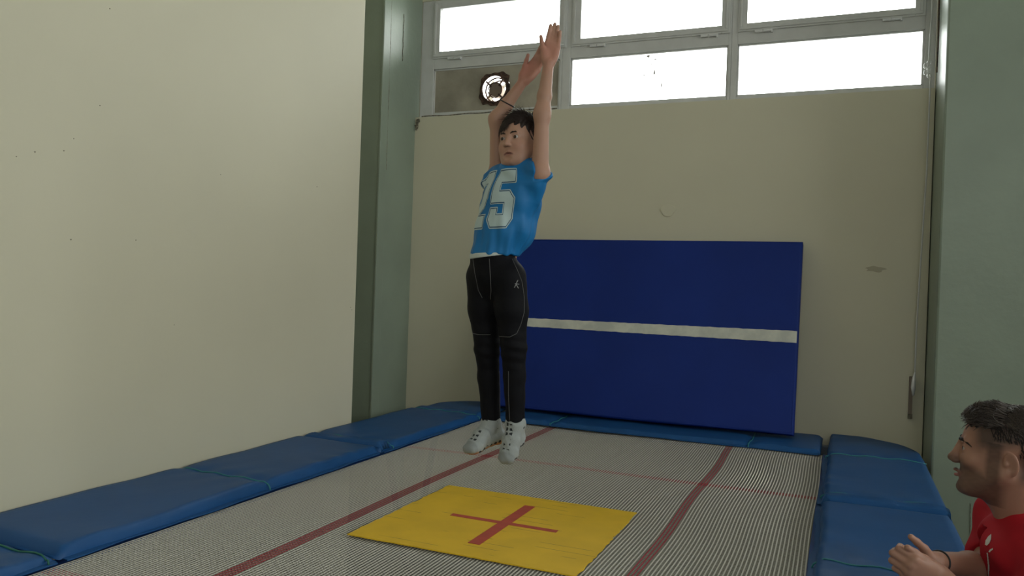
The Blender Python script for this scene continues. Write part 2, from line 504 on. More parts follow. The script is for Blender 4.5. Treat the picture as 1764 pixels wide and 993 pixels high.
def trampoline():
    root = empty('trampoline', (TX, TY, FLOOR))
    tag(root, 'large rectangular trampoline with white webbing bed and yellow centre square', 'trampoline')
    b = MB()
    px_, py_ = 0.0137, 0.0128
    nx = int(round(2.14 / px_)); ny = int(round(4.28 / py_))

    def wav(x, y):
        return (0.006 * math.sin(y * 5.1 + x * 2.0) * math.exp(-((x + 0.5) / 0.35) ** 2) + 0.003 * math.sin(3.1 * y + 1), 0.004 * math.sin(x * 4.3 + 0.7 * y), 0.004 * math.sin(x * 3.1) * math.sin(y * 2.3))

    def strap(pts, side, mi, zo, hw):
        n0 = len(b.v)
        for (x, y) in pts:
            dx, dy, dz = wav(x, y)
            for sgn in (-1, 1):
                for zz in (0, 0.0012):
                    b.v.append((x + dx + sgn * side[0] * hw, y + dy + sgn * side[1] * hw, dz + zo - zz))
        for i in range(len(pts) - 1):
            a = n0 + 4 * i; c_ = a + 4
            for q in ((a, a + 2, c_ + 2, c_), (a + 1, c_ + 1, c_ + 3, a + 3), (a, c_, c_ + 1, a + 1), (a + 2, a + 3, c_ + 3, c_ + 2)):
                b.f.append(q); b.mi.append(mi)
    for i in range(nx + 1):
        x = BX0 + i * px_
        d = min(abs(x - (TX - 0.585)), abs(x - (TX + 0.56)))
        strap([(x, BY0 + 4.28 * k / 44) for k in range(45)], (1, 0), 1 if d < 0.026 else 0, 0.0014, 0.0024)
    for i in range(ny + 1):
        y = BY0 + i * py_
        d = min(abs(y - (TY - 1.08)), abs(y - (TY + 1.09)))
        strap([(BX0 + 2.14 * k / 24, y) for k in range(25)], (0, 1), 1 if d < 0.026 else 2, 0.0, 0.0024)
    adopt(b.build('bed', [M_WEB, M_RED, M_WEBC]), root)
    # yellow centre square with ragged woven edges
    y_ = MB(); n = 34
    x0, x1, ya, yb = -1.622, -0.757, 2.40, 3.195
    pts = []
    J = lambda: float(rng.uniform(-.004, .004))
    for k in range(n): pts.append((x0 + (x1 - x0) * k / n, ya + J() * 0.4))
    for k in range(n): pts.append((x1 + J(), ya + (yb - ya) * k / n))
    for k in range(n): pts.append((x1 - (x1 - x0) * k / n, yb + J() * .5))
    for k in range(n): pts.append((x0 + J(), yb - (yb - ya) * k / n))
    y_.prism(pts, lambda u, v, d: (u, v, d), 0.0105, 0.0065)
    adopt(y_.build('centre_square', M_YELLOW), root)
    c = MB().box(-1.405, -0.962, 2.782, 2.812, 0.0106, 0.0115).box(-1.198, -1.152, 2.52, 3.06, 0.0112, 0.0122)
    adopt(c.build('centre_cross', M_REDT), root)
    # blue covers between bed and pads
    s = MB()
    s.box(BX0 - 0.075, BX0 - 0.002, BY0 - .06, BY1 + .06, -0.012, -0.004)
    s.box(BX1 + 0.0, BX1 + 0.07, BY0 - .06, BY1 + .06, -0.012, -0.004)
    s.box(BX0 - .07, BX1 + .07, BY1 + 0.0, BY1 + .05, -0.03, -0.02)
    adopt(s.build('spring_cover', M_SKIRT), root)
    fr = MB()
    for x in (TX - 1.50, TX + 1.50):
        fr.box(x - .03, x + .03, TY - 2.6, TY + 2.6, -0.075, -0.015)
    for y in (TY - 2.57, TY + 2.57):
        fr.box(TX - 1.47, TX + 1.47, y - .03, y + .03, -0.075, -0.015)
    adopt(fr.build('frame', M_STEEL, bevel=0.006), root)
    for x in (TX - 1.50, TX + 1.50):
        for y in (TY - 1.9, TY + 1.9):
            l = MB().tube([(x, y - .35, -0.06), (x, y, FLOOR + 0.03), (x, y + .35, -0.06)], 0.025, 10)
            l.box(x - .04, x + .04, y - .18, y + .18, FLOOR, FLOOR + 0.03)
            adopt(l.build('leg', M_STEEL), root)
    return root


trampoline()

# ------------------------------------------------------------------ frame pads


def fold_noise(s, t, seed):
    return (math.sin(3.1 * s + seed) * math.sin(7.3 * t + 2 * seed) * 0.45 + math.sin(9.7 * s + 5.2 * t + 1.3 * seed) * 0.3 + math.sin(19 * s - 13 * t + seed) * 0.16)


def pad(place, s0, s1, w, label, seed, ties=(), round_far=None, flap=None, thick=0.05, group=None, end_lift=0.0, dip=None, zoff=0.0, cord_mat=None, cuts=None):
    """place(s, t, z) -> world; s runs along the frame, t outwards from the inner edge"""
    L = s1 - s0
    b = MB()
    ns = max(30, int(L / 0.022)); nt = 26
    ring = []
    # cross-section: rounded inner edge (t = 0), top, outer edge, bottom
    for k in range(nt + 1):
        ring.append((k / nt, 1))
    prof = []
    for k in range(7):
        a = math.pi / 2 + math.pi / 2 * (6 - k) / 6.0
    nprof = nt + 1

    def tmax(s):
        if not round_far: return w
        a_, b_, sr = round_far
        if s <= sr: return w
        q = min(1.0, (s - sr) / b_)
        return max(0.02, w - a_ * (1 - math.sqrt(max(0.0, 1 - q * q))))

    def top(s, t):
        e = min(s - s0, s1 - s)
        h = thick * (1 - 0.55 * math.exp(-e / 0.012))
        for (ts, dep) in ties:
            h -= dep * math.exp(-((s - ts) / 0.035) ** 2) * (0.5 + 0.5 * math.exp(-t / 0.12))
        h += 0.0045 * fold_noise(s, t, seed) + 0.0045 * math.sin(26 * s + 9 * math.sin(3 * s + seed)) * math.exp(-t / 0.05)
        h += 0.004 * math.sin(40 * t + 14 * s + seed) * math.exp(-min(abs(s - ts) for (ts, _) in ties) / 0.09) if ties else 0
        h += end_lift * math.exp(-(s1 - s) / 0.10)
        if dip:
            q = min(1.0, max(0.0, (s - dip[0]) / 0.12)); h -= dip[1] * q * q * (3 - 2 * q)
        return max(0.016, h)
    rows = []
    for i in range(ns + 1):
        s = s0 + L * i / ns
        W_ = tmax(s); row = []
        tin = 0.004 * math.sin(7 * s + seed) + 0.002 * math.sin(31 * s)
        pr_ = []
        for k in range(nt + 1):
            u = k / nt
            t = tin + (W_ - tin) * (u ** 1.25)
            edge = min(u ** 1.25 * W_, (1 - u ** 1.25) * W_)
            rnd = math.sqrt(max(0.0, 1 - max(0.0, 1 - edge / 0.022) ** 2))
            h = top(s, t)
            pr_.append((t, max(0.0125, 0.30 * h + (h * 0.70) * rnd)))
        # bottom, back to the inner edge
        for k in range(6):
            u = 1 - k / 5
            pr_.append((tin + (W_ - tin) * u, 0.0125))
        for (t, z) in pr_:
            row.append(len(b.v)); b.v.append(tuple(place(s, t, z + zoff)))
        rows.append(row)
    m = len(rows[0])
    flip = np.linalg.det(np.array([np.array(place(1, 0, 0)) - np.array(place(0, 0, 0)), np.array(place(0, 1, 0)) - np.array(place(0, 0, 0)), np.array(place(0, 0, 1)) - np.array(place(0, 0, 0))])) < 0
    for i in range(ns):
        for k in range(m):
            j = (k + 1) % m
            q = (rows[i][k], rows[i + 1][k], rows[i + 1][j], rows[i][j])
            b.f.append(q if not flip else q[::-1]); b.mi.append(0)
    q = tuple(rows[0]); b.f.append(q if not flip else q[::-1]); b.mi.append(0)
    q = tuple(reversed(rows[-1])); b.f.append(q if not flip else q[::-1]); b.mi.append(0)
    root = empty('frame_pad', tuple(place((s0 + s1) / 2, w / 2, 0)))
    tag(root, label, 'pad', group)
    adopt(b.build('cover', M_PAD, smooth=True), root)
    for (ts, dep) in ties:
        W_ = tmax(ts)
        pts = [place(ts, -0.010, 0.013 + zoff), place(ts, -0.009, 0.020 + zoff), place(ts, -0.006, 0.028 + zoff)]
        for k in range(14):
            t = 0.004 + (W_ - .01) * (k / 13) ** 1.2
            sw = 0.005 * math.sin(k * 0.5 + seed)
            edge = min(t, W_ - t)
            rnd = math.sqrt(max(0.0, 1 - max(0.0, 1 - edge / 0.022) ** 2))
            h = top(ts + sw, t)
            pts.append(place(ts + sw, t, 0.30 * h + 0.7 * h * rnd + 0.0025 + zoff))
        adopt(MB().tube(pts, 0.0032, 6).build('tie_cord', cord_mat or M_CORD, smooth=True), root)
    if flap:
        fa, fb, dz = flap
        f = MB(); na = 8; nb = 24; rr_ = []
        for i in range(na + 1):
            s = fa + (fb - fa) * i / na
            row = []
            for k in range(nb + 1):
                t = -0.006 + (tmax(s) + 0.0) * k / nb
                edge = min(t + .006, tmax(s) - t)
                rnd = math.sqrt(max(0.0, 1 - max(0.0, 1 - edge / 0.022) ** 2))
                h = top(s, max(t, 0.0))
                e = min(i, na - i)
                row.append((s, t, 0.30 * h + .7 * h * rnd + (dz if e > 0 else 0.001) + 0.003 * math.sin(12 * t + 3 * i)))
            rr_.append(row)
        for row in rr_:
            for (s, t, z) in row: f.v.append(tuple(place(s, t, z + zoff)))
        off = len(f.v)
        for row in rr_:
            for (s, t, z) in row: f.v.append(tuple(place(s, t, z - dz * 0.6 + zoff)))
        for i in range(na):
            for k in range(nb):
                a = i * (nb + 1) + k
                q = (a, a + nb + 1, a + nb + 2, a + 1)
                q2 = tuple(off + x for x in q[::-1])
                f.f.append(q if not flip else q[::-1]); f.mi.append(0)
                f.f.append(q2 if not flip else q2[::-1]); f.mi.append(0)
            for k in (0, nb):
                a = i * (nb + 1) + k
                f.f.append((a, a + nb + 1, off + a + nb + 1, off + a)); f.mi.append(0)
        for i in (0, na):
            for k in range(nb):
                a = i * (nb + 1) + k
                f.f.append((a, a + 1, off + a + 1, off + a)); f.mi.append(0)
        adopt(f.build('end_flap', M_PAD, smooth=True), root)
    # the cover's lower lip that hangs toward the bed
    lp = MB(); n = max(20, int(L / 0.04)); off = 2 * (n + 1)
    for dz in (0.0, -0.004):
        for i in range(n + 1):
            s = s0 + 0.01 + (L - .02) * i / n
            so_ = -0.018 + 0.006 * math.sin(9 * s + seed) + 0.003 * math.sin(23 * s)
            if s > 4.8: so_ = 0.012
            lp.v.append(tuple(place(s, so_, 0.0145 + dz + zoff)))
            lp.v.append(tuple(place(s, 0.05, 0.0185 + dz + zoff)))
    for i in range(n):
        a = 2 * i
        q = (a, a + 1, a + 3, a + 2); lp.f.append(q if flip else q[::-1]); lp.mi.append(0)
        q = tuple(off + x for x in q); lp.f.append(q[::-1] if flip else q); lp.mi.append(0)
        lp.f.append((a, a + 2, off + a + 2, off + a)); lp.mi.append(0)
    adopt(lp.build('lower_lip', M_PAD), root)
    return root


left = lambda s, t, z: (-2.245 - t, s, z)
right = lambda s, t, z: (-0.062 + t, s, z)
back = lambda s, t, z: (s, 4.875 + t, z)
GP = 'blue vinyl pads along the trampoline frame'
M_CORDG = mat('dark_green_cord', (0.02, 0.14, 0.10), 0.6)
pad(left, 0.15, 1.735, 0.515, 'near left blue pad cut off by the bottom left corner of the view', 0.6, ties=((1.70, 0.012),), thick=0.045, group=GP, zoff=0.0, cord_mat=M_CORDG)
pad(left, 1.745, 3.59, 0.515, 'long blue pad against the left wall, middle of the three on that side', 2.1, ties=((2.72, 0.016),), thick=0.056, group=GP)
pad(left, 3.60, 5.44, 0.515, 'far left blue pad with a rounded end in front of the left pillar', 3.7, ties=((3.72, 0.014), (4.82, 0.014)), round_far=(0.45, 0.33, 5.12), flap=(3.605, 3.70, 0.010), dip=(4.9, 0.014), thick=0.052, group=GP)
pad(back, -2.20, -0.10, 0.56, 'low blue pad across the far end carrying the leaning navy mat', 5.2, ties=((-1.75, 0.02), (-0.50, 0.02)), thick=0.037, group=GP)
pad(right, 3.705, 5.46, 0.50, 'far right blue pad with rounded corner beside the right pillar', 1.4, ties=((4.78, 0.010), (3.82, 0.012)), round_far=(0.49, 0.47, 4.98), thick=0.052, group=GP, flap=(3.705, 3.80, 0.008))
pad(right, 1.70, 3.69, 0.50, 'near right blue pad under the man\'s clasped hands', 4.4, ties=((2.84, 0.012),), thick=0.052, group=GP)

# ------------------------------------------------------------------ leaning navy mat
def crash_mat():
    xl, xr = -2.375, -0.262
    yb, yt, zb, zt = 5.125, 5.392, 0.062, 1.268
    Lh = math.hypot(yt - yb, zt - zb)
    ang = math.atan2(yt - yb, zt - zb)
    up = np.array([0, math.sin(ang), math.cos(ang)]); nrm = np.array([0, -math.cos(ang), math.sin(ang)])
    base = np.array([0, yb, zb])
    T = 0.10
    root = empty('crash_mat', ((xl + xr) / 2, yb, zb))
    tag(root, 'large navy blue gym mat with a pale band leaning against the back wall', 'mat')
    b = MB(); nx_, nz_ = 60, 36

    def fr(u, v, d):   # u along x, v up the face, d depth behind the face
        return np.array([xl + (xr - xl) * u, 0, 0]) + base + up * (Lh * v) - nrm * d
    idx = {}
    def bulge(u, v):
        e = min(u * (xr - xl), (1 - u) * (xr - xl), v * Lh, (1 - v) * Lh)
        r_ = 0.014
        d = r_ * (1 - math.sqrt(max(0, 1 - max(0, 1 - e / r_) ** 2)))
        d -= 0.004 * math.sin(5 * u + 1) * math.sin(4 * v) + 0.002 * math.sin(23 * u + 8 * v) * (1 - v)
        return d
    us = [0, .003, .007] + [0.012 + 0.976 * k / nx_ for k in range(nx_ + 1)] + [.993, .997, 1]
    vs_ = [0, .004, .010] + [0.018 + 0.964 * k / nz_ for k in range(nz_ + 1)] + [.99, .996, 1]
    for side in (0, 1):
        for i, u in enumerate(us):
            for k, v in enumerate(vs_):
                d = bulge(u, v)
                d = d if side == 0 else T - d * 0.8
                sag = 0.010 * math.sin(u * 9) * (1 - v) if v < 0.01 else 0
                idx[side, i, k] = len(b.v); b.v.append(tuple(fr(u, v, d) + np.array([0, 0, sag * 0.3])))
    nu, nv = len(us), len(vs_)
    for i in range(nu - 1):
        for k in range(nv - 1):
            b.f.append((idx[0, i, k], idx[0, i + 1, k], idx[0, i + 1, k + 1], idx[0, i, k + 1])); b.mi.append(0)
            b.f.append((idx[1, i, k], idx[1, i, k + 1], idx[1, i + 1, k + 1], idx[1, i + 1, k])); b.mi.append(0)
    for i in range(nu - 1):
        for k in (0, nv - 1):
            q = (idx[0, i, k], idx[1, i, k], idx[1, i + 1, k], idx[0, i + 1, k]); b.f.append(q if k == 0 else q[::-1]); b.mi.append(0)
    for k in range(nv - 1):
        for i in (0, nu - 1):
            q = (idx[0, i, k], idx[0, i, k + 1], idx[1, i, k + 1], idx[1, i, k]); b.f.append(q if i == 0 else q[::-1]); b.mi.append(0)
    adopt(b.build('cover', M_CRASH, smooth=True), root)
    s = MB(); n = 70
    for q in (0, 1):
        for i in range(n + 1):
            u = 0.004 + 0.992 * i / n
            wid = 0.0235 + 0.007 * u
            for sg in (-1, 1):
                fz = 0.0009 * math.sin(i * 2.3 + sg) + 0.0006 * math.sin(i * 5.1)
                v = 0.496 + sg * wid + fz
                s.v.append(tuple(fr(u, v, -0.004 - bulge(.5, .5) * 0 + (0.004 * -math.sin(5 * u + 1) * math.sin(4 * v)) + (0.0 if q == 0 else 0.006))))
    m = 2 * (n + 1)
    for i in range(n):
        a = 2 * i
        s.f += [(a, a + 2, a + 3, a + 1), (m + a, m + a + 1, m + a + 3, m + a + 2), (a + 1, a + 3, m + a + 3, m + a + 1), (a, m + a, m + a + 2, a + 2)]
        s.mi += [0] * 4
    adopt(s.build('band', M_VELCRO), root)
    sm = MB()
    for (d_, ) in ((0.0,), (T,)):
        pp = [fr(0.006, 0.008, d_ + (.006 if d_ == 0 else -.006)), fr(0.994, 0.008, d_ + (.006 if d_ == 0 else -.006)), fr(0.994, 0.992, d_ + (.006 if d_ == 0 else -.006)), fr(0.006, 0.992, d_ + (.006 if d_ == 0 else -.006))]
        sm.tube(pp, 0.006, 8, closed=True)
    adopt(sm.build('piping', M_CRASH), root)


crash_mat()
# ------------------------------------------------------------------ organic surfaces
# A body is a smooth union of tapered limbs, skinned as ONE continuous mesh.
F32 = np.float32


def nrm(v):
    v = np.asarray(v, float)
    return v / np.linalg.norm(v)


class Body:
    def __init__(s):
        s.ops = []

    def put(s, fn, lo, hi, k, mode='add'):
        s.ops.append((fn, np.array(lo, float), np.array(hi, float), k, mode))
        return s

    def cap(s, a, b, ra, rb, k=0.01, side=None, flat=1.0, mode='add'):
        a = np.array(a, float); b = np.array(b, float); ba = b - a; L2 = float(ba @ ba) + 1e-12
        sd = None if side is None else nrm(side).astype(F32)

        def fn(P, a=a.astype(F32), ba=ba.astype(F32)):
            q = P - a
            h = np.clip((q @ ba) / F32(L2), 0, 1)
            q = q - h[:, None] * ba
            if sd is not None:
                qs = q @ sd
                q = q - (qs * F32(1 - 1 / flat))[:, None] * sd
            return np.sqrt(np.einsum('ij,ij->i', q, q)) - (F32(ra) + h * F32(rb - ra))
        r = max(ra, rb) * max(1.0, flat)
        return s.put(fn, np.minimum(a, b) - r, np.maximum(a, b) + r, k, mode)

    def ell(s, c, r, A=None, k=0.01, mode='add'):
        c = np.array(c, float); r = np.array(r, float)
        A = np.eye(3) if A is None else np.array(A, float)   # rows: local axes

        def fn(P, c=c.astype(F32), AT=A.T.astype(F32), r=r.astype(F32)):
            q = (P - c) @ AT
            k0 = np.sqrt(np.einsum('ij,ij->i', q / r, q / r)) + 1e-6
            q2 = q / (r * r)
            k1 = np.sqrt(np.einsum('ij,ij->i', q2, q2)) + 1e-6
            return k0 * (k0 - 1) / k1
        e = np.sqrt(((A * r[:, None]) ** 2).sum(0))
        return s.put(fn, c - e, c + e, k, mode)

    def cut(s, c, n, lo, hi, k=0.004):
        """remove everything on the side n points to, within lo..hi"""
        c = np.array(c, float); n = nrm(n)
        lo, hi = np.minimum(lo, hi), np.maximum(lo, hi)

        def fn(P, c=c.astype(F32), n=n.astype(F32)):
            return -((P - c) @ n)
        return s.put(fn, lo, hi, k, 'sub')

    def warp(s, fn, lo, hi):
        return s.put(fn, lo, hi, 0, 'warp')

    def eval(s, P):
        d = np.full(len(P), 1.0, F32)
        for fn, lo, hi, k, mode in s.ops:
            m = 0.04
            I = np.nonzero(((P > (lo - m)) & (P < (hi + m))).all(1))[0]
            if len(I) == 0: continue
            Q = P[I]; v = fn(Q); a = d[I]
            if mode == 'add':
                h = np.maximum(k - np.abs(a - v), 0) / k
                d[I] = np.minimum(a, v) - h * h * k * 0.25
            elif mode == 'sub':
                h = np.maximum(k - np.abs(a + v), 0) / k
                d[I] = np.maximum(a, -v) + h * h * k * 0.25
            else:
                d[I] = a + v
        return d

    def mesh(s, name, mats, res, parent=None, color=None, smooth=True):
        lo = np.min([o[1] for o in s.ops if o[4] == 'add'], 0) - 0.02
        hi = np.max([o[2] for o in s.ops if o[4] == 'add'], 0) + 0.02
        K = 8
        nb = np.ceil((hi - lo) / (res * K)).astype(int) + 1
        gi = np.stack(np.meshgrid(*[np.arange(n) for n in nb], indexing='ij'), -1).reshape(-1, 3)
        cen = (lo + (gi + 0.5) * res * K).astype(F32)
        d = s.eval(cen)
        act = np.abs(d) < res * K * 0.87 * 1.5 + 0.004
        gi = gi[act]; nB = len(gi)
        B = np.full(tuple(nb + 2), -1, np.int32)
        B[gi[:, 0] + 1, gi[:, 1] + 1, gi[:, 2] + 1] = np.arange(nB)
        loc = np.stack(np.meshgrid(*[np.arange(K)] * 3, indexing='ij'), -1).reshape(-1, 3)
        I = (gi[:, None, :] * K + loc[None]).reshape(-1, 3)
        V = np.empty(len(I), F32)
        for c0 in range(0, len(I), 1500000):
            V[c0:c0 + 1500000] = s.eval((lo + I[c0:c0 + 1500000] * res).astype(F32))
        V = np.where(np.abs(V) < 1e-7, 1e-7, V)

        def look(J, arr, bad):
            bj = J >> 3
            b = B[bj[:, 0] + 1, bj[:, 1] + 1, bj[:, 2] + 1]
            l = J & 7
            idx = b.astype(np.int64) * 512 + l[:, 0] * 64 + l[:, 1] * 8 + l[:, 2]
            return np.where(b >= 0, arr[np.maximum(idx, 0)], bad)
        near = np.abs(V) < res * 2.2
        Jn = I[near]; base = np.nonzero(near)[0]
        offs = np.array([(x, y, z) for x in (0, 1) for y in (0, 1) for z in (0, 1)])
        C8 = np.stack([look(Jn + o, V, np.nan) for o in offs], 1)
        neg = C8 < 0
        ok = ~np.isnan(C8).any(1) & neg.any(1) & ~neg.all(1)
        Jc = Jn[ok]; C8 = C8[ok]; bc = base[ok]
        acc = np.zeros((len(Jc), 3)); cnt = np.zeros(len(Jc))
        for i in range(8):
            for ax in range(3):
                if offs[i][ax] == 0:
                    j = i + (4, 2, 1)[ax]
                    a, b = C8[:, i], C8[:, j]
                    x = (a < 0) != (b < 0)
                    t = np.where(x, a / (a - b + 1e-20), 0)
                    p = offs[i][None, :].astype(float).repeat(len(Jc), 0); p[:, ax] += t
                    acc += p * x[:, None]; cnt += x
        verts = lo + (Jc + acc / cnt[:, None]) * res
        vid = np.full(len(V), -1, np.int64); vid[bc] = np.arange(len(Jc))
        quads = []
        for ax in range(3):
            e = np.zeros(3, int); e[ax] = 1
            v0 = V[near]; v1 = look(Jn + e, V, np.nan)
            x = (~np.isnan(v1)) & ((v0 < 0) != (v1 < 0))
            J = Jn[x]; s0 = v0[x] < 0
            b_ = np.zeros(3, int); b_[(ax + 1) % 3] = 1
            c_ = np.zeros(3, int); c_[(ax + 2) % 3] = 1
            q = np.stack([look(J, vid, -1), look(J - b_, vid, -1), look(J - b_ - c_, vid, -1), look(J - c_, vid, -1)], 1)
            g = (q >= 0).all(1)
            q = q[g]; s0 = s0[g]
            q[~s0] = q[~s0][:, ::-1]
            quads.append(q)
        quads = np.concatenate(quads)
        # two light relaxation passes
        for _ in range(1):
            a2 = np.zeros_like(verts); c2 = np.zeros(len(verts))
            for i in range(4):
                for j in ((i + 1) % 4, (i + 3) % 4):
                    np.add.at(a2, quads[:, i], verts[quads[:, j]]); np.add.at(c2, quads[:, i], 1)
            verts = np.where(c2[:, None] > 0, verts * 0.5 + 0.5 * a2 / np.maximum(c2, 1)[:, None], verts)
        me = bpy.data.meshes.new(name)
        me.vertices.add(len(verts)); me.vertices.foreach_set('co', verts.astype(F32).ravel())
        me.loops.add(len(quads) * 4); me.loops.foreach_set('vertex_index', quads.astype(np.int32).ravel())
        me.polygons.add(len(quads)); me.polygons.foreach_set('loop_start', np.arange(len(quads), dtype=np.int32) * 4)
        me.polygons.foreach_set('use_smooth', np.ones(len(quads), bool))
        if not isinstance(mats, (list, tuple)): mats = [mats]
        for m_ in mats: me.materials.append(m_)
        me.update(calc_edges=True); me.validate()
        if color is not None:
            at = me.color_attributes.new('Col', 'FLOAT_COLOR', 'POINT')
            c = color(verts); c = np.concatenate([c, np.ones((len(c), 1))], 1)
            at.data.foreach_set('color', c.astype(F32).ravel())
        o = bpy.data.objects.new(name, me); COL.objects.link(o)
        if parent is not None: adopt(o, parent)
        return o


def frame(f, upv):
    """rows: x = person's left, y = forward, z = up"""
    y = nrm(f); z = np.array(upv, float); z = nrm(z - y * (z @ y)); x = np.cross(y, z)
    return np.array([-x, y, z])


def rotx(A, deg):   # pitch the front up
    c, s_ = math.cos(math.radians(deg)), math.sin(math.radians(deg))
    return np.array([A[0], A[1] * c + A[2] * s_, -A[1] * s_ + A[2] * c])


def roty(A, deg):   # tilt toward the person's left
    c, s_ = math.cos(math.radians(deg)), math.sin(math.radians(deg))
    return np.array([A[0] * c - A[2] * s_, A[1], A[0] * s_ + A[2] * c])


class HeadFrame:
    def __init__(s, O, A, sc):
        s.O = np.array(O, float); s.A = A; s.s = sc

    def p(s, *v):
        return s.O + s.s * (np.array(v, float) @ s.A)

    def loc(s, P):
        return ((P - s.O) @ s.A.T) / s.s


def head(b, H, child=True, mouth_open=0.0):
    p, A, S = H.p, H.A, H.s
    E = lambda c, r, k=0.012, mode='add', R=None: b.ell(p(*c), np.array(r) * S, A if R is None else R, k * S, mode)
    C = lambda a, c, ra, rb, k=0.008, mode='add': b.cap(p(*a), p(*c), ra * S, rb * S, k * S, mode=mode)
    E((0, -.018, .036), (.074, .093, .083))
    E((0, .012, .012), (.068, .074, .075), .02)
    if child:
        E((0, .022, -.040), (.058, .060, .062), .03)
        E((0, .036, -.074), (.040, .040, .030), .025)
        C((-.006, .066, -.093), (.006, .066, -.093), .016, .016, .02)
        for s_ in (-1, 1):
            E((s_ * .034, .052, -.038), (.027, .026, .028), .02)
            C((s_ * .060, -.010, -.03), (s_ * .030, .045, -.086), .020, .020, .03)
    else:
        E((0, .018, -.042), (.056, .064, .070), .03)
        E((0, .036, -.082), (.042, .040, .030), .025)
        C((-.010, .070, -.103), (.010, .070, -.103), .016, .016, .02)
        for s_ in (-1, 1):
            E((s_ * .036, .056, -.028), (.024, .022, .020), .02)
            C((s_ * .062, -.012, -.045), (s_ * .030, .050, -.098), .018, .018, .03)
    # brow, sockets
    C((-.034, .071, .017), (.034, .071, .017), .0105, .0105, .012)
    for s_ in (-1, 1):
        E((s_ * .031, .090, -.001), (.0175, .013, .0125), .012, 'sub')
        # lids
        E((s_ * .031, .069, -.0005), (.0150, .0150, .0135), .004)
    # nose
    if child:
        C((0, .079, .010), (0, .094, -.026), .0075, .0095, .010)
        E((0, .101, -.032), (.0105, .0105, .0090), .008)
        for s_ in (-1, 1):
            E((s_ * .0105, .092, -.035), (.0068, .0090, .0065), .006)
            E((s_ * .0062, .098, -.0425), (.0036, .0050, .0030), .003, 'sub')
    else:
        C((0, .084, .010), (0, .0985, -.028), .0088, .0092, .010)
        E((0, .1015, -.036), (.0105, .0120, .0095), .010)
        for s_ in (-1, 1):
            E((s_ * .0115, .094, -.040), (.0072, .0110, .0070), .006)
            E((s_ * .0066, .099, -.0485), (.0036, .0060, .0030), .003, 'sub')
    # lips
    zl = -.064 if child else -.070
    yl = .084 if child else .088
    mw = .0245 if child else .020
    for s_ in (-1, 1):
        dn = -.004 if child else -.0005
        C((0, yl + (-.001 if child else .003), zl + .004), (s_ * mw, yl - (.008 if child else .014), zl + dn), .0050, .0030, .004)
        C((0, yl - (.003 if child else 0), zl - .0065 - mouth_open), (s_ * mw * .9, yl - (.009 if child else .014), zl + dn - .0015 - mouth_open * .4), .0056, .0030, .004)
    E((0, yl + .006, zl - .001 - mouth_open * .5), (mw * .85, .013, .0016 + mouth_open * .6), .0025, 'sub')
    E((0, .086, zl - .021), (.014, .008, .005), .010, 'sub')
    # ears
    ey, ez = (0, 0) if child else (-.013, -.004)
    for s_ in (-1, 1):
        R = roty(rotx(A, -8), s_ * 8)
        c_, q_ = math.cos(s_ * .35), math.sin(s_ * .35)
        R = np.array([R[0] * c_ + R[1] * q_, -R[0] * q_ + R[1] * c_, R[2]])
        x = .0765
        E((s_ * x, -.014 + ey, -.010 + ez), (.0070, .0180, .0310), .006, 'add', R)
        E((s_ * (x + .008), -.013 + ey, -.006 + ez), (.0062, .0125, .0220), .004, 'sub', R)
        E((s_ * (x + .001), -.004 + ey, -.012 + ez), (.0045, .0050, .0070), .004, 'add', R)
        E((s_ * (x - .003), -.006 + ey, -.034 + ez), (.0060, .0085, .0090), .006, 'add', R)
        E((s_ * (x + .003), -.017 + ey, -.002 + ez), (.0030, .0075, .0150), .004, 'add', R)


def lid_openings(b, H, h=.0050):
    for s_ in (-1, 1):
        b.ell(H.p(s_ * .031, .083, -.0012), np.array((.0142, .0130, h)) * H.s, H.A, .0018 * H.s, 'sub')


M_EYE = mat('eye', (0.8, 0.8, 0.8), 0.12, attr=True)


def eyes(H, parent, look=(0, 1, 0), iris=(0.06, 0.03, 0.015)):
    look = nrm(look)
    for s_ in (-1, 1):
        c = H.p(s_ * .031, .0690, -.0008); R = .0128 * H.s
        me = bpy.data.meshes.new('eyeball'); vv = []; ff = []; cc = []
        ld = nrm(look @ H.A)
        a1 = nrm(np.cross(ld, H.A[2])); a2 = np.cross(a1, ld)
        nth, nph = 30, 32
        vv.append(c + ld * R); cc.append((.005, .005, .005))
        for i in range(1, nth + 1):
            th = math.pi * i / nth * 0.75
            for k in range(nph):
                ph = 2 * math.pi * k / nph
                vv.append(c + R * (ld * math.cos(th) + (a1 * math.cos(ph) + a2 * math.sin(ph)) * math.sin(th)))
                cc.append((.005, .005, .005) if th < .24 else iris if th < .62 else (.42, .38, .36))
        for k in range(nph): ff.append((0, 1 + k, 1 + (k + 1) % nph))
        for i in range(nth - 1):
            for k in range(nph):
                k2 = (k + 1) % nph
                ff.append((1 + i * nph + k, 1 + (i + 1) * nph + k, 1 + (i + 1) * nph + k2, 1 + i * nph + k2))
        me.from_pydata([tuple(map(float, v)) for v in vv], [], ff)
        me.materials.append(M_EYE)
        me.polygons.foreach_set('use_smooth', [True] * len(me.polygons))
        at = me.color_attributes.new('Col', 'FLOAT_COLOR', 'POINT')
        at.data.foreach_set('color', np.array([(*q, 1) for q in cc], F32).ravel())
        me.update()
        o = bpy.data.objects.new('eye', me); COL.objects.link(o); adopt(o, parent)


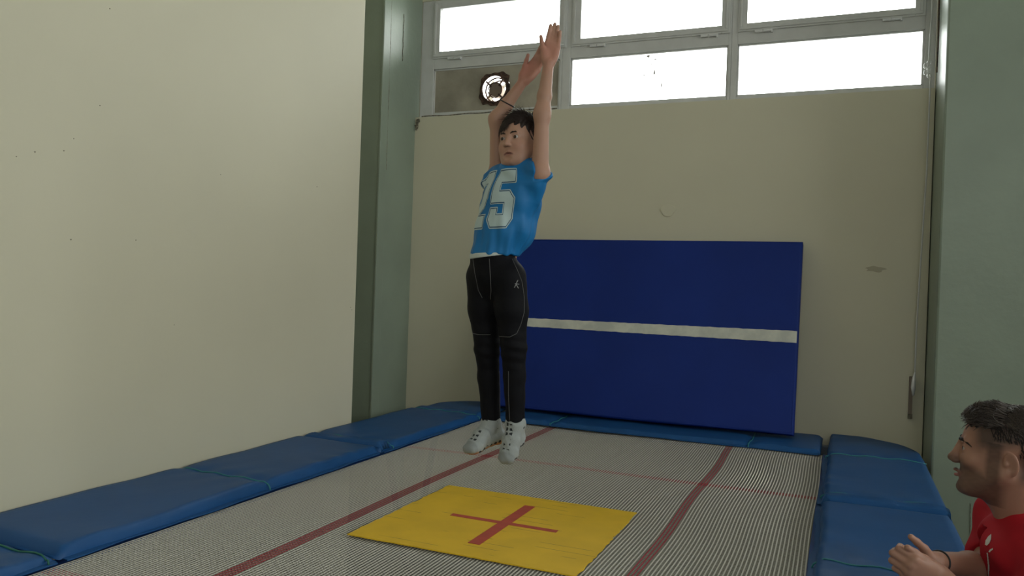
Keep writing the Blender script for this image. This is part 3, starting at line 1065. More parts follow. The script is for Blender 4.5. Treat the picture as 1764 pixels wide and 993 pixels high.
def brows(H, parent, m, inner=0.0, thick=0.0035, lift=0.0):
    for s_ in (-1, 1):
        b = Body()
        P = [(s_ * .012, .0860, .0165 + inner), (s_ * .022, .0868, .0200 + inner * .4), (s_ * .034, .0835, .0205), (s_ * .047, .0705, .0150)]
        P = [(x, y, z + lift) for (x, y, z) in P]
        if thick > .004: P.append((s_ * .0565, .0600, .0085 + lift))
        for i in range(len(P) - 1):
            b.cap(H.p(*P[i]), H.p(*P[i + 1]), thick * H.s * (.8, 1, .8, .5)[i], thick * H.s * (1, .8, .5, .25)[i], .003)
        b.mesh('eyebrow', m, .0014, parent)


def hand(b, wrist, ydir, palm, thumb_side, S=1.0, curls=((10, 15, 10),) * 4, spread=5, thumb=(35, 20, 15, 10), wr=0.021, fat=1.0):
    """wrist point, finger direction, palm normal, approximate thumb direction; returns fingertips"""
    Y = nrm(ydir); Z = np.array(palm, float); Z = nrm(Z - Y * (Z @ Y)); X = np.cross(Y, Z)
    if X @ np.array(thumb_side, float) < 0: X = -X
    w = np.array(wrist, float)
    L = lambda x, y, z: w + S * (X * x + Y * y + Z * z)
    mcp = [(.026, .092, .0), (.009, .096, -.002), (-.009, .092, -.002), (-.025, .082, .001)]
    car = [(.014, .008, 0), (.005, .008, 0), (-.004, .008, 0), (-.013, .008, 0)]
    for (a, c) in zip(car, mcp):
        b.cap(L(*a), L(*c), .0135 * S, .0112 * S, .014 * S)
    b.ell(L(.0, .05, .002), np.array((.034, .045, .0125)) * S, np.array([X, Y, Z]), .012 * S)
    b.ell(L(.021, .035, .009), np.array((.014, .028, .012)) * S, np.array([X, Y, Z]), .012 * S)     # ball of the thumb
    b.ell(L(-.022, .040, .007), np.array((.010, .030, .010)) * S, np.array([X, Y, Z]), .012 * S)
    lens = [(.042, .025, .021), (.047, .029, .022), (.043, .027, .022), (.034, .020, .019)]
    rad = [tuple(fat * q for q in r_) for r_ in [(.0092, .0083, .0076, .0066), (.0094, .0085, .0077, .0067), (.0089, .0080, .0073, .0063), (.0079, .0071, .0065, .0057)]]
    tips = []
    for i in range(4):
        P = L(*mcp[i]); an = math.radians((1.5 - i) * spread)
        d0 = Y * math.cos(an) + X * math.sin(an)
        th = 0
        for j in range(3):
            th += math.radians(curls[i][j])
            d = d0 * math.cos(th) + Z * math.sin(th)
            Q = P + d * lens[i][j] * S
            b.cap(P, Q, rad[i][j] * S, rad[i][j + 1] * S, .0035 * S if j else .008 * S)
            P = Q
        tips.append((P, d, nrm(np.cross(np.cross(d, d0 * 0 + Z), d)) if abs(d @ Z) < .99 else -d0))
    a0, a1, a2, up_ = thumb
    P = L(.020, .022, .006)
    d = nrm(Y * math.cos(math.radians(a0)) + X * math.sin(math.radians(a0)) + Z * math.sin(math.radians(up_)))
    Q = P + d * .042 * S; b.cap(P, Q, .0140 * S, .0108 * S, .010 * S); P = Q
    d = nrm(d * math.cos(math.radians(a1)) + Y * math.sin(math.radians(a1)) + Z * math.sin(math.radians(up_)) * .3)
    Q = P + d * .030 * S; b.cap(P, Q, .0102 * S, .0094 * S, .006 * S); P = Q
    d = nrm(d * math.cos(math.radians(a2)) + Y * math.sin(math.radians(a2)))
    Q = P + d * .024 * S; b.cap(P, Q, .0094 * S, .0078 * S, .004 * S)
    tips.append((Q, d, -Z))
    return tips


def strands(name, m, H, roots, flow, length, r0, parent, steps=6, cen=(0, -.018, .036), rad=(.078, .097, .087), lift=.25, jit=.35, seed=1):
    rg = np.random.default_rng(seed)
    b = MB(); cen = np.array(cen); rad = np.array(rad)
    for q in roots:
        dvec = nrm(q)
        P = cen + dvec * rad
        Lh = length(dvec) * rg.uniform(.75, 1.2)
        pts = []; j = rg.normal(0, jit, 3)
        for t in range(steps):
            f_ = t / (steps - 1)
            n = nrm((P - cen) / (rad * rad))
            d = flow(nrm((P - cen) / rad), rg) + j * (.3 + .7 * f_)
            lf = lift(dvec) if callable(lift) else lift
            d = d - n * (d @ n)
            d = nrm(d) + n * (lf if t else lf * .6)
            pts.append(H.p(*P))
            P = P + nrm(d) * Lh / (steps - 1)
            e = (P - cen) / rad
            k = np.linalg.norm(e)
            if k < 1.0: P = cen + e / k * rad
        rr = [H.s * r0 * (1 - (t / (steps - .6)) ** 1.6) for t in range(steps)]
        b.tube(pts, rr, 4, cap=False)
    o = b.build(name, m, None, smooth=True); adopt(o, parent)
    return o


def bvh_of(objs):
    vs_, fs = [], []
    for o in objs:
        me = o.data; n = len(vs_); off = Vector(o.location) + (Vector(o.parent.location) if o.parent else Vector())
        vs_ += [v.co + off for v in me.vertices]
        fs += [tuple(n + i for i in p.vertices) for p in me.polygons]
    return BVHTree.FromPolygons(vs_, fs)


def seam(name, m, bvh, pix, r, parent, lift=0.0004):
    """a thin stitched line lying on the cloth below photograph positions"""
    pts = []
    o = Vector((0, 0, CAMZ))
    for i in range(len(pix) - 1):
        for t in np.linspace(0, 1, 8, endpoint=(i == len(pix) - 2)):
            x = pix[i][0] + (pix[i + 1][0] - pix[i][0]) * t; y = pix[i][1] + (pix[i + 1][1] - pix[i][1]) * t
            d = Vector(RR * ((x - 882) / FPX) - RU * ((y - 496.5) / FPX) + RF).normalized()
            h = bvh.ray_cast(o, d)
            if h[0] is not None: pts.append(h[0] + h[1] * lift)
    if len(pts) < 3: return None
    s_ = MB().tube(pts, r, 5).build(name, m, None, smooth=True)
    adopt(s_, parent)
    return s_


# ------------------------------------------------------------------ the jumping boy
ZB = 2.95
Bp = lambda px, py, dw=0.0: W(px, py, ZB - dw)
dirB = lambda u, v, w: RR * u + RU * v - RF * w
PSI = math.radians(40)
FW = dirB(-math.sin(PSI), 0, math.cos(PSI)); LF = dirB(math.cos(PSI), 0, math.sin(PSI)); UP = RU

SK = np.array((0.41, 0.235, 0.165)); SKRED = np.array((0.44, 0.16, 0.125)); LIP = np.array((0.30, 0.115, 0.095))
M_SKIN = mat('skin_of_boy', tuple(SK), 0.5, attr=True, sss=0.12, spec=0.35)
M_HAIR = mat('dark_brown_hair', (0.022, 0.012, 0.009), 0.55, spec=0.35)
M_SHIRT = mat('bright_blue_jersey', (0.008, 0.155, 0.40), 0.55, var=0.08, vscale=9, spec=0.3)
M_PRINT = mat('pale_print', (0.42, 0.52, 0.52), 0.6)
M_PRINTD = mat('dark_blue_print_line', (0.006, 0.05, 0.12), 0.6)
M_BLACK = mat('black_trousers_cloth', (0.004, 0.004, 0.006), 0.7, bump=0.2, bscale=30, spec=0.15)
M_SEAM = mat('grey_stitching', (0.10, 0.10, 0.10), 0.6)
M_SOCK = mat('grey_sock_knit', (0.4, 0.4, 0.4), 0.9, attr=True, bump=0.3, bscale=400)
M_BAND = mat('black_band', (0.01, 0.01, 0.012), 0.5)

boy = empty('person', tuple(Bp(868, 800, 0.0)))
tag(boy, 'boy in blue jersey number 25 and black trousers jumping with both arms raised', 'person')

b = Body()
HB = HeadFrame(Bp(894.5, 245, 0.0), None, 0.905)
PH = math.radians(33)
HB.A = roty(rotx(frame(dirB(-math.sin(PH), 0, math.cos(PH)), UP), 5), -2)
shR, shL = Bp(857, 302, -0.085), Bp(930, 300, 0.085)
hipR, hipL = Bp(831, 478, -0.045), Bp(878, 478, 0.045)
knR, knL = Bp(839, 600, -0.035), Bp(885, 602, 0.045)
anR, anL = Bp(846, 728, -0.050), Bp(888, 728, 0.025)
elR, wrR = Bp(855, 205, -0.07), Bp(901, 141, -0.055)
elL, wrL = Bp(934, 196, 0.075), Bp(945, 110, 0.05)
# trunk
b.cap(Bp(886, 318, 0), Bp(868, 395, 0), .064, .056, .03, LF, 1.45)
b.cap(Bp(868, 395, 0), Bp(855, 462, 0), .056, .060, .03, LF, 1.25)
b.cap(shR, shL, .036, .036, .03)
b.cap(Bp(893, 300, -0.01), Bp(894, 262, -0.012), .036, .034, .025)
# arms
b.cap(shR, elR, .031, .0235, .02); b.cap(elR, elR + (wrR - elR) * .35, .0235, .0245, .035); b.cap(elR + (wrR - elR) * .35, wrR, .0250, .0185, .012)
b.cap(shL, elL, .032, .0250, .02); b.cap(elL, elL + (wrL - elL) * .35, .0245, .0255, .035); b.cap(elL + (wrL - elL) * .35, wrL, .0255, .0190, .012)
# legs
for (h_, k_, a_) in ((hipR, knR, anR), (hipL, knL, anL)):
    b.cap(h_, k_, .054, .037, .02); b.cap(k_, k_ + (a_ - k_) * .35, .036, .034, .02); b.cap(k_ + (a_ - k_) * .35, a_, .034, .025, .02)
toR, toL = Bp(810, 774, 0.055), Bp(872, 791, 0.075)
hlR, hlL = Bp(858, 752, -0.060), Bp(891, 756, 0.005)
for (a_, t_, h_) in ((anR, toR, hlR), (anL, toL, hlL)):
    t_ = h_ + (t_ - h_) * .8; b.cap(a_, h_, .022, .018, .02); b.cap(h_, t_, .017, .010, .02); b.cap(a_, t_, .016, .008, .02)
head(b, HB, True, 0.003)
lid_openings(b, HB, .0066)
# right hand (farther), palm to the camera, leaning across behind the left one
hand(b, wrR, dirB(.60, .78, -.10), dirB(-.30, .20, .90), dirB(-.75, .6, 0.1), .84, ((12, 16, 10), (12, 16, 10), (14, 18, 10), (16, 20, 12)), -1.5, (20, 6, 3, 12), fat=1.15)
# left hand, fingers up, palm to the camera
hand(b, wrL, dirB(.20, .96, -.30), dirB(-.05, .28, .95), dirB(-1, .1, 0), .86, ((6, 8, 6), (3, 6, 4), (5, 6, 5), (8, 10, 6)), -1.2, (22, 4, 2, 12), fat=1.18)


def skin_boy(P):
    c = np.tile(SK, (len(P), 1))
    q = HB.loc(P)
    lip = np.exp(-((q[:, 0] / .023) ** 4 + ((q[:, 2] + .068) / .0090) ** 2) * 1.3) * (q[:, 1] > .058)
    c = c * (1 - lip[:, None] * .85) + LIP * lip[:, None] * .85
    zc = -.067 - .16 * np.abs(q[:, 0])
    sl = np.exp(-(((q[:, 2] - zc) / .0022) ** 2)) * (np.abs(q[:, 0]) < .021) * (q[:, 1] > .058) * .85
    c = c * (1 - sl[:, None]) + np.array((.06, .022, .02)) * sl[:, None]
    for s_ in (-1, 1):
        ck = np.exp(-(((q[:, 0] - s_ * .040) / .022) ** 2 + ((q[:, 2] + .038) / .022) ** 2)) * (q[:, 1] > .02) * .22
        c = c * (1 - ck[:, None]) + SKRED * ck[:, None]
    # reddened hands
    for w_, k_ in ((wrR, .65), (wrL, .45)):
        d = np.linalg.norm(P - (w_ + np.array(UP) * .05), axis=1)
        f_ = np.clip(1.25 - d / .085, 0, 1) * k_
        c = c * (1 - f_[:, None]) + SKRED * f_[:, None]
    return c


b.mesh('body', M_SKIN, 0.0021, boy, skin_boy)
eyes(HB, boy, look=(-.12, 1, -.10))
brows(HB, boy, M_HAIR, inner=-.001, thick=.0030, lift=-.0015)

# hair: a close cap with loose locks, fringe over the forehead
def boy_hair():
    h = Body(); H = HB; S = H.s; A = H.A
    h.ell(H.p(0, -.020, .040), np.array((.081, .100, .090)) * S, A, .01)
    h.ell(H.p(0, -.035, -.005), np.array((.076, .080, .060)) * S, A, .02)
    h.ell(H.p(0, .085, -.030), np.array((.066, .066, .082)) * S, A, .008, 'sub')       # face
    h.ell(H.p(0, .045, -.066), np.array((.10, .056, .058)) * S, A, .008, 'sub')         # cheeks and ears
    h.ell(H.p(0, -.01, -.095), np.array((.12, .12, .052)) * S, A, .008, 'sub')          # neck
    h.ell(H.p(.030, .092, .020), np.array((.034, .030, .024)) * S, A, .008, 'sub')      # forehead shows on his left
    def wave(P):
        q = H.loc(P); th = np.arctan2(q[:, 0], q[:, 1] + .03)
        return (0.0022 * np.sin(th * 23 + 6 * np.sin(q[:, 2] * 40)) * S).astype(F32)
    h.warp(wave, H.O - .14, H.O + .16)
    hair = h.mesh('hair', M_HAIR, .0022, boy)
    rg = np.random.default_rng(3); roots = []
    while len(roots) < 1500:
        d = nrm(rg.normal(0, 1, 3))
        if d[2] < -.25: continue
        if d[1] > .35 and d[2] < .42: continue
        if d[2] < .05 and d[1] > -.2: continue
        roots.append(d)
    crown = nrm(np.array((.1, -.55, .82)))

    def flow(n, rg_):
        t = n - crown * (n @ crown)
        v = nrm(t + 1e-6)
        if n[1] > 0.1: v = v + np.array((-.55, .3, 0)) * n[1]
        return v
    s1 = strands('hair_locks', M_HAIR, H, roots, flow, lambda d: .040, .0020, boy, lift=.10, jit=.28, cen=(0, -.020, .040), rad=(.080, .099, .089), seed=5)
    # fringe
    fr = [nrm(np.array((x, .80 - abs(x) * .35, .62 + .05 * rg.normal()))) for x in rg.uniform(-.66, .50, 420)]
    strands('fringe', M_HAIR, H, fr, lambda n, r_: np.array((-.30, .25, -1.0)), lambda d: .066 if d[0] < .12 else .036, .0024, boy, lift=.06, jit=.16, cen=(0, -.014, .034), rad=(.078, .097, .087), seed=8)
    fly = [nrm(np.array((rg.normal() * .6, rg.normal() * .5 - .2, 1))) for _ in range(150)]
    strands('flyaway_hair', M_HAIR, H, fly, flow, lambda d: .045, .0009, boy, lift=.75, jit=.5, cen=(0, -.020, .040), rad=(.082, .101, .091), seed=9)


boy_hair()

# jersey
def boy_shirt():
    s = Body()
    s.cap(Bp(888, 306, 0.0), Bp(879, 345, 0.0), .070, .080, .03, LF, 1.50)
    s.cap(Bp(879, 345, 0.0), Bp(866, 395, 0.0), .080, .082, .03, LF, 1.36)
    s.cap(Bp(866, 395, 0), Bp(851, 440, 0), .082, .078, .03, LF, 1.26)
    s.cap(Bp(900, 340, -.045), Bp(893, 405, -.040), .060, .052, .05)      # cloth billowing at the back
    s.cap(Bp(912, 350, -.02), Bp(903, 398, -.02), .030, .030, .04)
    s.cap(Bp(903, 395, -.02), Bp(882, 424, -.02), .034, .030, .03)
    s.cap(Bp(862, 302, -0.08), Bp(926, 300, 0.075), .043, .044, .03)
    s.cap(Bp(893, 300, -.01), Bp(893, 284, -.012), .046, .041, .02)
    # sleeves slid down round the raised arms
    s.cap(Bp(908, 325, .05), Bp(932, 300, 0.085), .050, .038, .03)
    s.cap(Bp(864, 322, -.06), Bp(850, 300, -0.085), .046, .040, .03)
    s.cap(Bp(850, 306, -.075), Bp(836, 317, -.065), .030, .022, .02)
    # openings: arms, neck, hem
    oL = Bp(930, 300, .085); nL = nrm(nrm(elL - shL) * .80 + dirB(.55, .2, .25))
    nS = nrm(dirB(-.12, .80, .60)); cS = Bp(936, 301, .092)
    n2 = nrm(dirB(1, .10, .25)); c2 = Bp(922, 300, .09)

    def armhole(P, a=cS.astype(F32), n_=nS.astype(F32), c=c2.astype(F32), m_=n2.astype(F32)):
        return np.maximum(-((P - a) @ n_), -((P - c) @ m_))
    s.put(armhole, cS - .12, cS + .14, .006, 'sub')
    oR = Bp(852, 300, -.085); nR = nrm(nrm(elR - shR) * .9 + dirB(-.45, 0, 0))
    s.cut(oR + nR * .022, nR, oR - .10, oR + .035, .006)
    s.cap(Bp(886, 268, .020), Bp(893, 292, -.002), .055, .033, .006, mode='sub')
    s.cut(Bp(850, 440, 0), dirB(-.05, -1, 0), Bp(850, 440) - .25, Bp(850, 440) + .25, .006)
    ax0, ax1 = Bp(888, 306, 0), Bp(852, 440, 0)

    def folds(P):
        q = P - Bp(868, 380, 0); v = q @ RU; l = q @ LF; f_ = q @ FW
        th = np.arctan2(l, f_)
        low = np.clip((.06 - v) / .16, 0, 1)
        hi_ = np.clip((v + .02) / .14, 0, 1)
        a = .0024 * low * np.sin(th * 9 + 14 * v + 1.5 * np.sin(v * 22)) + .0014 * low * np.sin(th * 17 - 20 * v)
        a = a + .0034 * hi_ * np.sin(60 * l * .9 + 46 * v + 2.0 * np.sin(v * 30 + th))
        back_ = np.clip(l * 9 - .35, 0, 1)
        a = a + .0045 * back_ * np.sin(70 * (q @ RR) + 18 * v)
        return a.astype(F32)
    s.warp(folds, Bp(868, 380, 0) - .32, Bp(868, 380, 0) + .32)
    o = s.mesh('jersey', M_SHIRT, .0022, boy)
    return o


shirt = boy_shirt()

# number 25 wrapped round the chest, outlined block digits
TWO = [(0, .55), (0, .86), (.17, 1), (.83, 1), (1, .86), (1, .52), (.42, .20), (1, .20), (1, 0), (0, 0), (0, .20), (.66, .56), (.66, .80), (.34, .80), (.34, .62), (0, .62)]
TWO = [(0, .66), (0, .86), (.17, 1), (.83, 1), (1, .86), (1, .54), (.48, .21), (1, .21), (1, 0), (0, 0), (0, .22), (.64, .60), (.64, .80), (.36, .80), (.36, .66)]
FIVE = [(0, 1), (1, 1), (1, .79), (.36, .79), (.36, .62), (.82, .62), (1, .49), (1, .14), (.82, 0), (.18, 0), (0, .14), (0, .32), (.34, .32), (.34, .20), (.66, .20), (.66, .43), (0, .43)]


def poly_sd(P, poly):
    """signed distance to a polygon, negative inside"""
    d = np.full(len(P), 1e9); inside = np.zeros(len(P), bool)
    n = len(poly)
    for i in range(n):
        a = np.array(poly[i]); b_ = np.array(poly[(i + 1) % n]); e = b_ - a; w = P - a
        t = np.clip((w @ e) / (e @ e), 0, 1)
        d = np.minimum(d, ((w - t[:, None] * e) ** 2).sum(1))
        c = (a[1] > P[:, 1]) != (b_[1] > P[:, 1])
        x = a[0] + (P[:, 1] - a[1]) * (e[0] / (e[1] if abs(e[1]) > 1e-9 else 1e-9))
        inside ^= c & (P[:, 0] < x)
    d = np.sqrt(d)
    return np.where(inside, -d, d)


def wrap_print(name, poly, ang0, ang1, pix_top, pix_bot, bvh, parent, out=.0085):
    """poly in 0..1 squares; wrapped between two bearings about the trunk's upright axis"""
    top = Bp(*pix_top); bot = Bp(*pix_bot)
    Rr = .128; Wd = (ang1 - ang0) * Rr; Hh = np.linalg.norm(top - bot)
    g = .0013; m_ = out
    nu = int((Wd + 2 * m_) / g); nv = int((Hh + 2 * m_) / g)
    U = -m_ + (np.arange(nu + 1)) * g; V = -m_ + np.arange(nv + 1) * g
    PP = [(x * Wd, y * Hh) for (x, y) in poly]
    cu, cv = np.meshgrid((U[:-1] + U[1:]) / 2, (V[:-1] + V[1:]) / 2, indexing='ij')
    sd = poly_sd(np.stack([cu.ravel(), cv.ravel()], 1), PP).reshape(cu.shape)
    kind = np.where(sd < -.0002, 0, np.where(sd < .0030, 1, np.where(sd < .0066, 0, -1)))
    cache = {}; mb = MB()

    def vert(i, k):
        if (i, k) in cache: return cache[i, k]
        th = ang0 + U[i] / Rr
        c = bot + (top - bot) * (V[k] / Hh)
        d = -RF * math.cos(th) + RR * math.sin(th)
        d = nrm(d - nrm(top - bot) * 0)
        h = bvh.ray_cast(Vector(c + d * .35), Vector(-d), .4)
        if h[0] is None: cache[i, k] = None; return None
        cache[i, k] = len(mb.v); mb.v.append(tuple(h[0] + h[1] * .0011)); return cache[i, k]
    for i, k in zip(*np.nonzero(kind >= 0)):
        q = [vert(i, k), vert(i + 1, k), vert(i + 1, k + 1), vert(i, k + 1)]
        if None in q: continue
        P_ = [np.array(mb.v[x]) for x in q]
        if max(np.linalg.norm(P_[0] - P_[2]), np.linalg.norm(P_[1] - P_[3])) > .014: continue
        mb.f.append(tuple(q)); mb.mi.append(int(kind[i, k]))
    o = mb.build(name, [M_PRINT, M_PRINTD], None, smooth=True)
    adopt(o, shirt)
    o.location = (0, 0, 0)
    o.matrix_parent_inverse = Matrix()
    return o


bv = bvh_of([shirt])
DG = math.radians
for (nm, pol, a0, a1) in (('printed_digit', FIVE, DG(-47), DG(9)), ('printed_digit', TWO, DG(-114), DG(-61))):
    wrap_print(nm, pol, a0, a1, (883, 298, 0), (872, 394, 0), bv, boy)
# pale bottom edge of an undershirt between jersey and trousers
u = Body()
u.cap(Bp(848, 436, .004), Bp(847, 441, .004), .0725, .0725, .02, LF, 1.24)
u.cut(Bp(850, 443, 0), dirB(.10, -1, 0), Bp(850, 440) - .25, Bp(850, 440) + .25, .003)
u.cut(Bp(850, 436.5, 0), dirB(-.02, 1, 0), Bp(850, 440) - .25, Bp(850, 440) + .25, .003)
u.mesh('undershirt', mat('white_undershirt', (.5, .55, .52), .8), .0022, boy)

# trousers
t = Body()
t.cap(Bp(848, 440, 0), Bp(851, 475, 0), .074, .077, .02, LF, 1.24)
t.cap(Bp(855, 475, -.02), Bp(857, 500, -.025), .078, .070, .03, LF, 1.10)
for (h_, k_, a_, sd_) in ((hipR, knR, anR, 0), (hipL, knL, anL, 1)):
    m1 = h_ + (k_ - h_) * .45
    t.cap(h_, m1, .062, .060, .02); t.cap(m1, k_, .060, .0455, .02)
    t.cap(k_, k_ + (a_ - k_) * .38, .0445, .0410, .02)
    t.cap(k_ + (a_ - k_) * .38, a_ - UP * .004, .0410, .0345, .012)
t.cut(Bp(852, 440, 0), dirB(.02, 1, 0), Bp(850, 440) - .25, Bp(850, 440) + .25, .005)
for a_ in (anR, anL):
    t.cut(a_ - UP * .006, dirB(0, -1, 0), a_ - .08, a_ + .03, .003)


def tfold(P):
    a = np.zeros(len(P))
    for (k_, s_) in ((knR, 1), (knL, 2.4)):
        q = P - k_; v = q @ RU; l = q @ RR
        g = np.exp(-(v / .055) ** 2) * np.exp(-(l / .06) ** 2)
        a += .0022 * g * np.sin(150 * v + 30 * l + s_) + .0012 * np.exp(-(l / .06) ** 2) * np.sin(62 * v + 22 * l + s_)
    return a.astype(F32)


t.warp(tfold, Bp(860, 600, 0) - .36, Bp(860, 600, 0) + .36)
trousers = t.mesh('trousers', M_BLACK, .0024, boy)
tb = bvh_of([trousers])
for px_ in ([(815, 446), (818, 470), (824, 500), (831, 514)],
            [(843, 446), (845, 480), (846, 500), (845, 516)],
            [(882, 446), (891, 465), (899, 485), (903, 512), (903, 538), (897, 560), (890, 575), (878, 581), (860, 580)],
            [(815, 575), (826, 577), (845, 577)],
            [(860, 640), (861, 680), (861, 725)],
            [(876, 640), (876, 680), (878, 725)]):
    seam('stitching', M_SEAM, tb, px_, .0011, trousers)
for ch in list(trousers.children):
    ch.location = (0, 0, 0)
# small emblem on the hip
em = MB(); fx = lambda x, y: (x, y)
for stroke in ([(891, 484), (889, 490), (886, 496)], [(887, 489), (894, 490)], [(889, 490), (893, 497)], [(892, 483), (890.5, 486.5)]):
    pts = []
    for (x, y) in stroke:
        d = Vector(RR * ((x - 882) / FPX) - RU * ((y - 496.5) / FPX) + RF).normalized()
        h_ = tb.ray_cast(Vector((0, 0, CAMZ)), d)
        if h_[0] is not None: pts.append(h_[0] + h_[1] * .0005)
    if len(pts) > 1: em.tube(pts, .0014, 5)
eo = em.build('emblem', mat('pale_grey_print', (.25, .25, .25), .6), trousers); eo.location = -Vector(boy.location) - Vector(trousers.location)


# socks
def sock(a_, to_, hl_, nm, sole_tan):
    s = Body()
    fdir = nrm(to_ - hl_); sd = nrm(np.cross(fdir, dirB(0, 1, 0)))
    upf = nrm(np.cross(sd, fdir))
    if upf @ UP < 0: upf = -upf
    s.cap(a_ + UP * .03, a_, .0285, .030, .01)
    s.cap(a_, hl_, .031, .025, .02)
    s.cap(hl_, to_ - fdir * .03, .025, .021, .02, sd, 1.15)
    s.cap(a_ - UP * .005, (a_ + to_) / 2, .028, .022, .02, sd, 1.15)
    s.cap((a_ + to_) / 2, to_, .022, .016, .02, sd, 1.5)
    s.cap(to_ - fdir * .03, to_, .020, .0155, .02, sd, 1.55)
    s.warp(lambda P: (.0011 * np.sin((P - a_) @ fdir * 190 + 2 * np.sin((P - a_) @ sd * 90))).astype(F32), np.minimum(a_, to_) - .1, np.maximum(a_, to_) + .1)
    line = [a_ + UP * .02 + fdir * .028]
    A0 = a_ + UP * .022 + FW * .03; A1 = a_ - UP * .022 + FW * .034; A2 = (a_ + to_) / 2 + upf * .022; A3 = to_ - fdir * .012 + upf * .018
    seg = [A0, A1, A2, A3]
    Ls = np.cumsum([0] + [np.linalg.norm(seg[i + 1] - seg[i]) for i in range(3)])
    spots = []
    n = 7
    for i in range(n):
        q = Ls[-1] * (i + .35) / n
        j = min(2, np.searchsorted(Ls, q, side='right') - 1)
        c = seg[j] + (seg[j + 1] - seg[j]) * (q - Ls[j]) / (Ls[j + 1] - Ls[j])
        spots += [c + sd * .0085, c - sd * .0085]
    for i in range(7):
        c = hl_ + (to_ - hl_) * (i / 7)
        for sg in (-1, 1):
            spots.append(c + sd * sg * .028 - upf * .012)
    for i in range(3):
        for sg in (-1, 1):
            spots.append(a_ + UP * (.022 - .018 * i) + sd * sg * .031)

    def colr(P):
        c = np.tile(np.array((.33, .355, .35)), (len(P), 1))
        if sole_tan:
            dn = (P - (hl_ + to_) / 2) @ upf
            f_ = np.clip((-dn - .009) / .004, 0, 1)
            c = c * (1 - f_[:, None]) + np.array((.42, .22, .12)) * f_[:, None]
        toe = np.clip(((P - to_) @ fdir + .012) / .006, 0, 1)
        c = c * (1 - toe[:, None] * .22)
        for q in spots:
            d = np.abs((P - q) @ sd); e = np.linalg.norm((P - q) - ((P - q) @ sd)[:, None] * sd, axis=1)
            m_ = (d < .0055) & (e < .0072)
            c[m_] = (.022, .025, .03)
        return c
    o = s.mesh('sock', M_SOCK, .0016, boy, colr)
    return o


sock(anR, toR, hlR, 'sock', True)
sock(anL, toL, hlL, 'sock', False)
# band round the right forearm
wb_c = elR + (wrR - elR) * .42; ax = nrm(wrR - elR); p1_ = nrm(np.cross(ax, RF)); p2_ = np.cross(ax, p1_)
bb = MB().tube([wb_c + (p1_ * math.cos(q) + p2_ * math.sin(q)) * .0275 + ax * .006 * math.cos(q + 2.4) for q in np.linspace(0, 2 * math.pi, 28, endpoint=False)], .0024, 8, closed=True)
adopt(bb.build('wristband', M_BAND, smooth=True), boy)

# ------------------------------------------------------------------ the watching man
SKM = np.array((0.35, 0.185, 0.130))
M_SKINM = mat('skin_of_man', tuple(SKM), 0.5, attr=True, sss=0.1, spec=0.35)
M_HAIRM = mat('dark_hair', (0.018, 0.012, 0.010), 0.6, spec=0.3)
M_TEE = mat('red_tshirt_cotton', (0.42, 0.012, 0.022), 0.8, var=0.08, vscale=10, spec=0.2)
M_SHORTS = mat('dark_grey_shorts', (0.03, 0.03, 0.035), 0.8)
f0 = nrm((-.985, .172, 0)); l0 = np.array([f0[1] * -1, f0[0], 0]); Z3 = np.array([0, 0, 1.0])
HM = HeadFrame(W(1722, 779, 2.11), None, 1.05)
HM.A = rotx(frame(f0, Z3), 4)
man = empty('person', (0.80, 2.50, FLOOR))
tag(man, 'bearded man in red T-shirt leaning on the right pads with clasped hands, looking up', 'person')
m = Body()
head(m, HM, False, .0015)
lid_openings(m, HM, .0052)
hc = HM.O
neck = np.array([.462, 2.485, .355])
m.cap(HM.p(0, -.035, -.055), neck, .056, .060, .03)
m.cap(HM.p(0, .005, -.085), neck + f0 * .012, .035, .048, .04)
SL, SR_ = np.array([.50, 2.285, .275]), np.array([.45, 2.685, .295])
m.cap(SL, SR_, .058, .058, .04)
ch = np.array([.525, 2.485, .165]); bel = np.array([.68, 2.49, -.06]); pel = np.array([.82, 2.50, -.24])
m.cap(neck - Z3 * .10 - f0 * .02, ch, .088, .105, .05, l0, 1.55)
m.cap(ch, bel, .105, .100, .05, l0, 1.45); m.cap(bel, pel, .100, .110, .05, l0, 1.42)
# arms: near (left) elbow rests on the pad, far (right) forearm comes from behind the chest
WL = W(1620, 992, 1.985); WR = W(1613, 968, 2.035)
EL = np.array([.385, 2.14, .10]); ER = W(1700, 985, 2.20)
m.cap(SL, EL, .050, .040, .03); m.cap(EL, EL + (WL - EL) * .35, .041, .043, .02); m.cap(EL + (WL - EL) * .35, WL, .043, .026, .02)
m.cap(SR_, ER, .050, .043, .03); m.cap(ER, ER + (WR - ER) * .35, .043, .041, .02); m.cap(ER + (WR - ER) * .35, WR, .041, .0255, .02)
U3, V3, W3 = RR, RU, -RF
uvw = lambda u, v, w: U3 * u + V3 * v + W3 * w
# left hand: back toward the camera, fingers folded away round the other hand
hand(m, WL + uvw(0, -.010, 0), uvw(-.90, .36, .16), uvw(.10, .20, -.95), uvw(.3, 1, 0), 1.0, ((42, 88, 50), (44, 90, 50), (46, 90, 50), (50, 88, 50)), 1.5, (16, 14, 10, 6), .024)
# right hand: held inside it, thumb lying on top
hand(m, WR + uvw(.004, -.014, .0), uvw(-.93, .12, .02), uvw(.10, -.10, .97), uvw(.2, 1, 0), .98, ((50, 70, 40), (50, 70, 40), (50, 70, 40), (50, 70, 40)), 1.5, (44, 16, 4, 8), .024)
# legs
for s_ in (-1, 1):
    hp = pel + l0 * .09 * s_ - Z3 * .03; kn = np.array([.80, 2.50, -.68]) + l0 * .11 * s_; an_ = np.array([.90, 2.50, FLOOR + .09]) + l0 * .12 * s_
    m.cap(hp, kn, .080, .055, .03); m.cap(kn, kn + (an_ - kn) * .35, .054, .056, .03); m.cap(kn + (an_ - kn) * .35, an_, .056, .037, .03)
    m.cap(an_, an_ + f0 * .15 - Z3 * .055, .036, .026, .03)


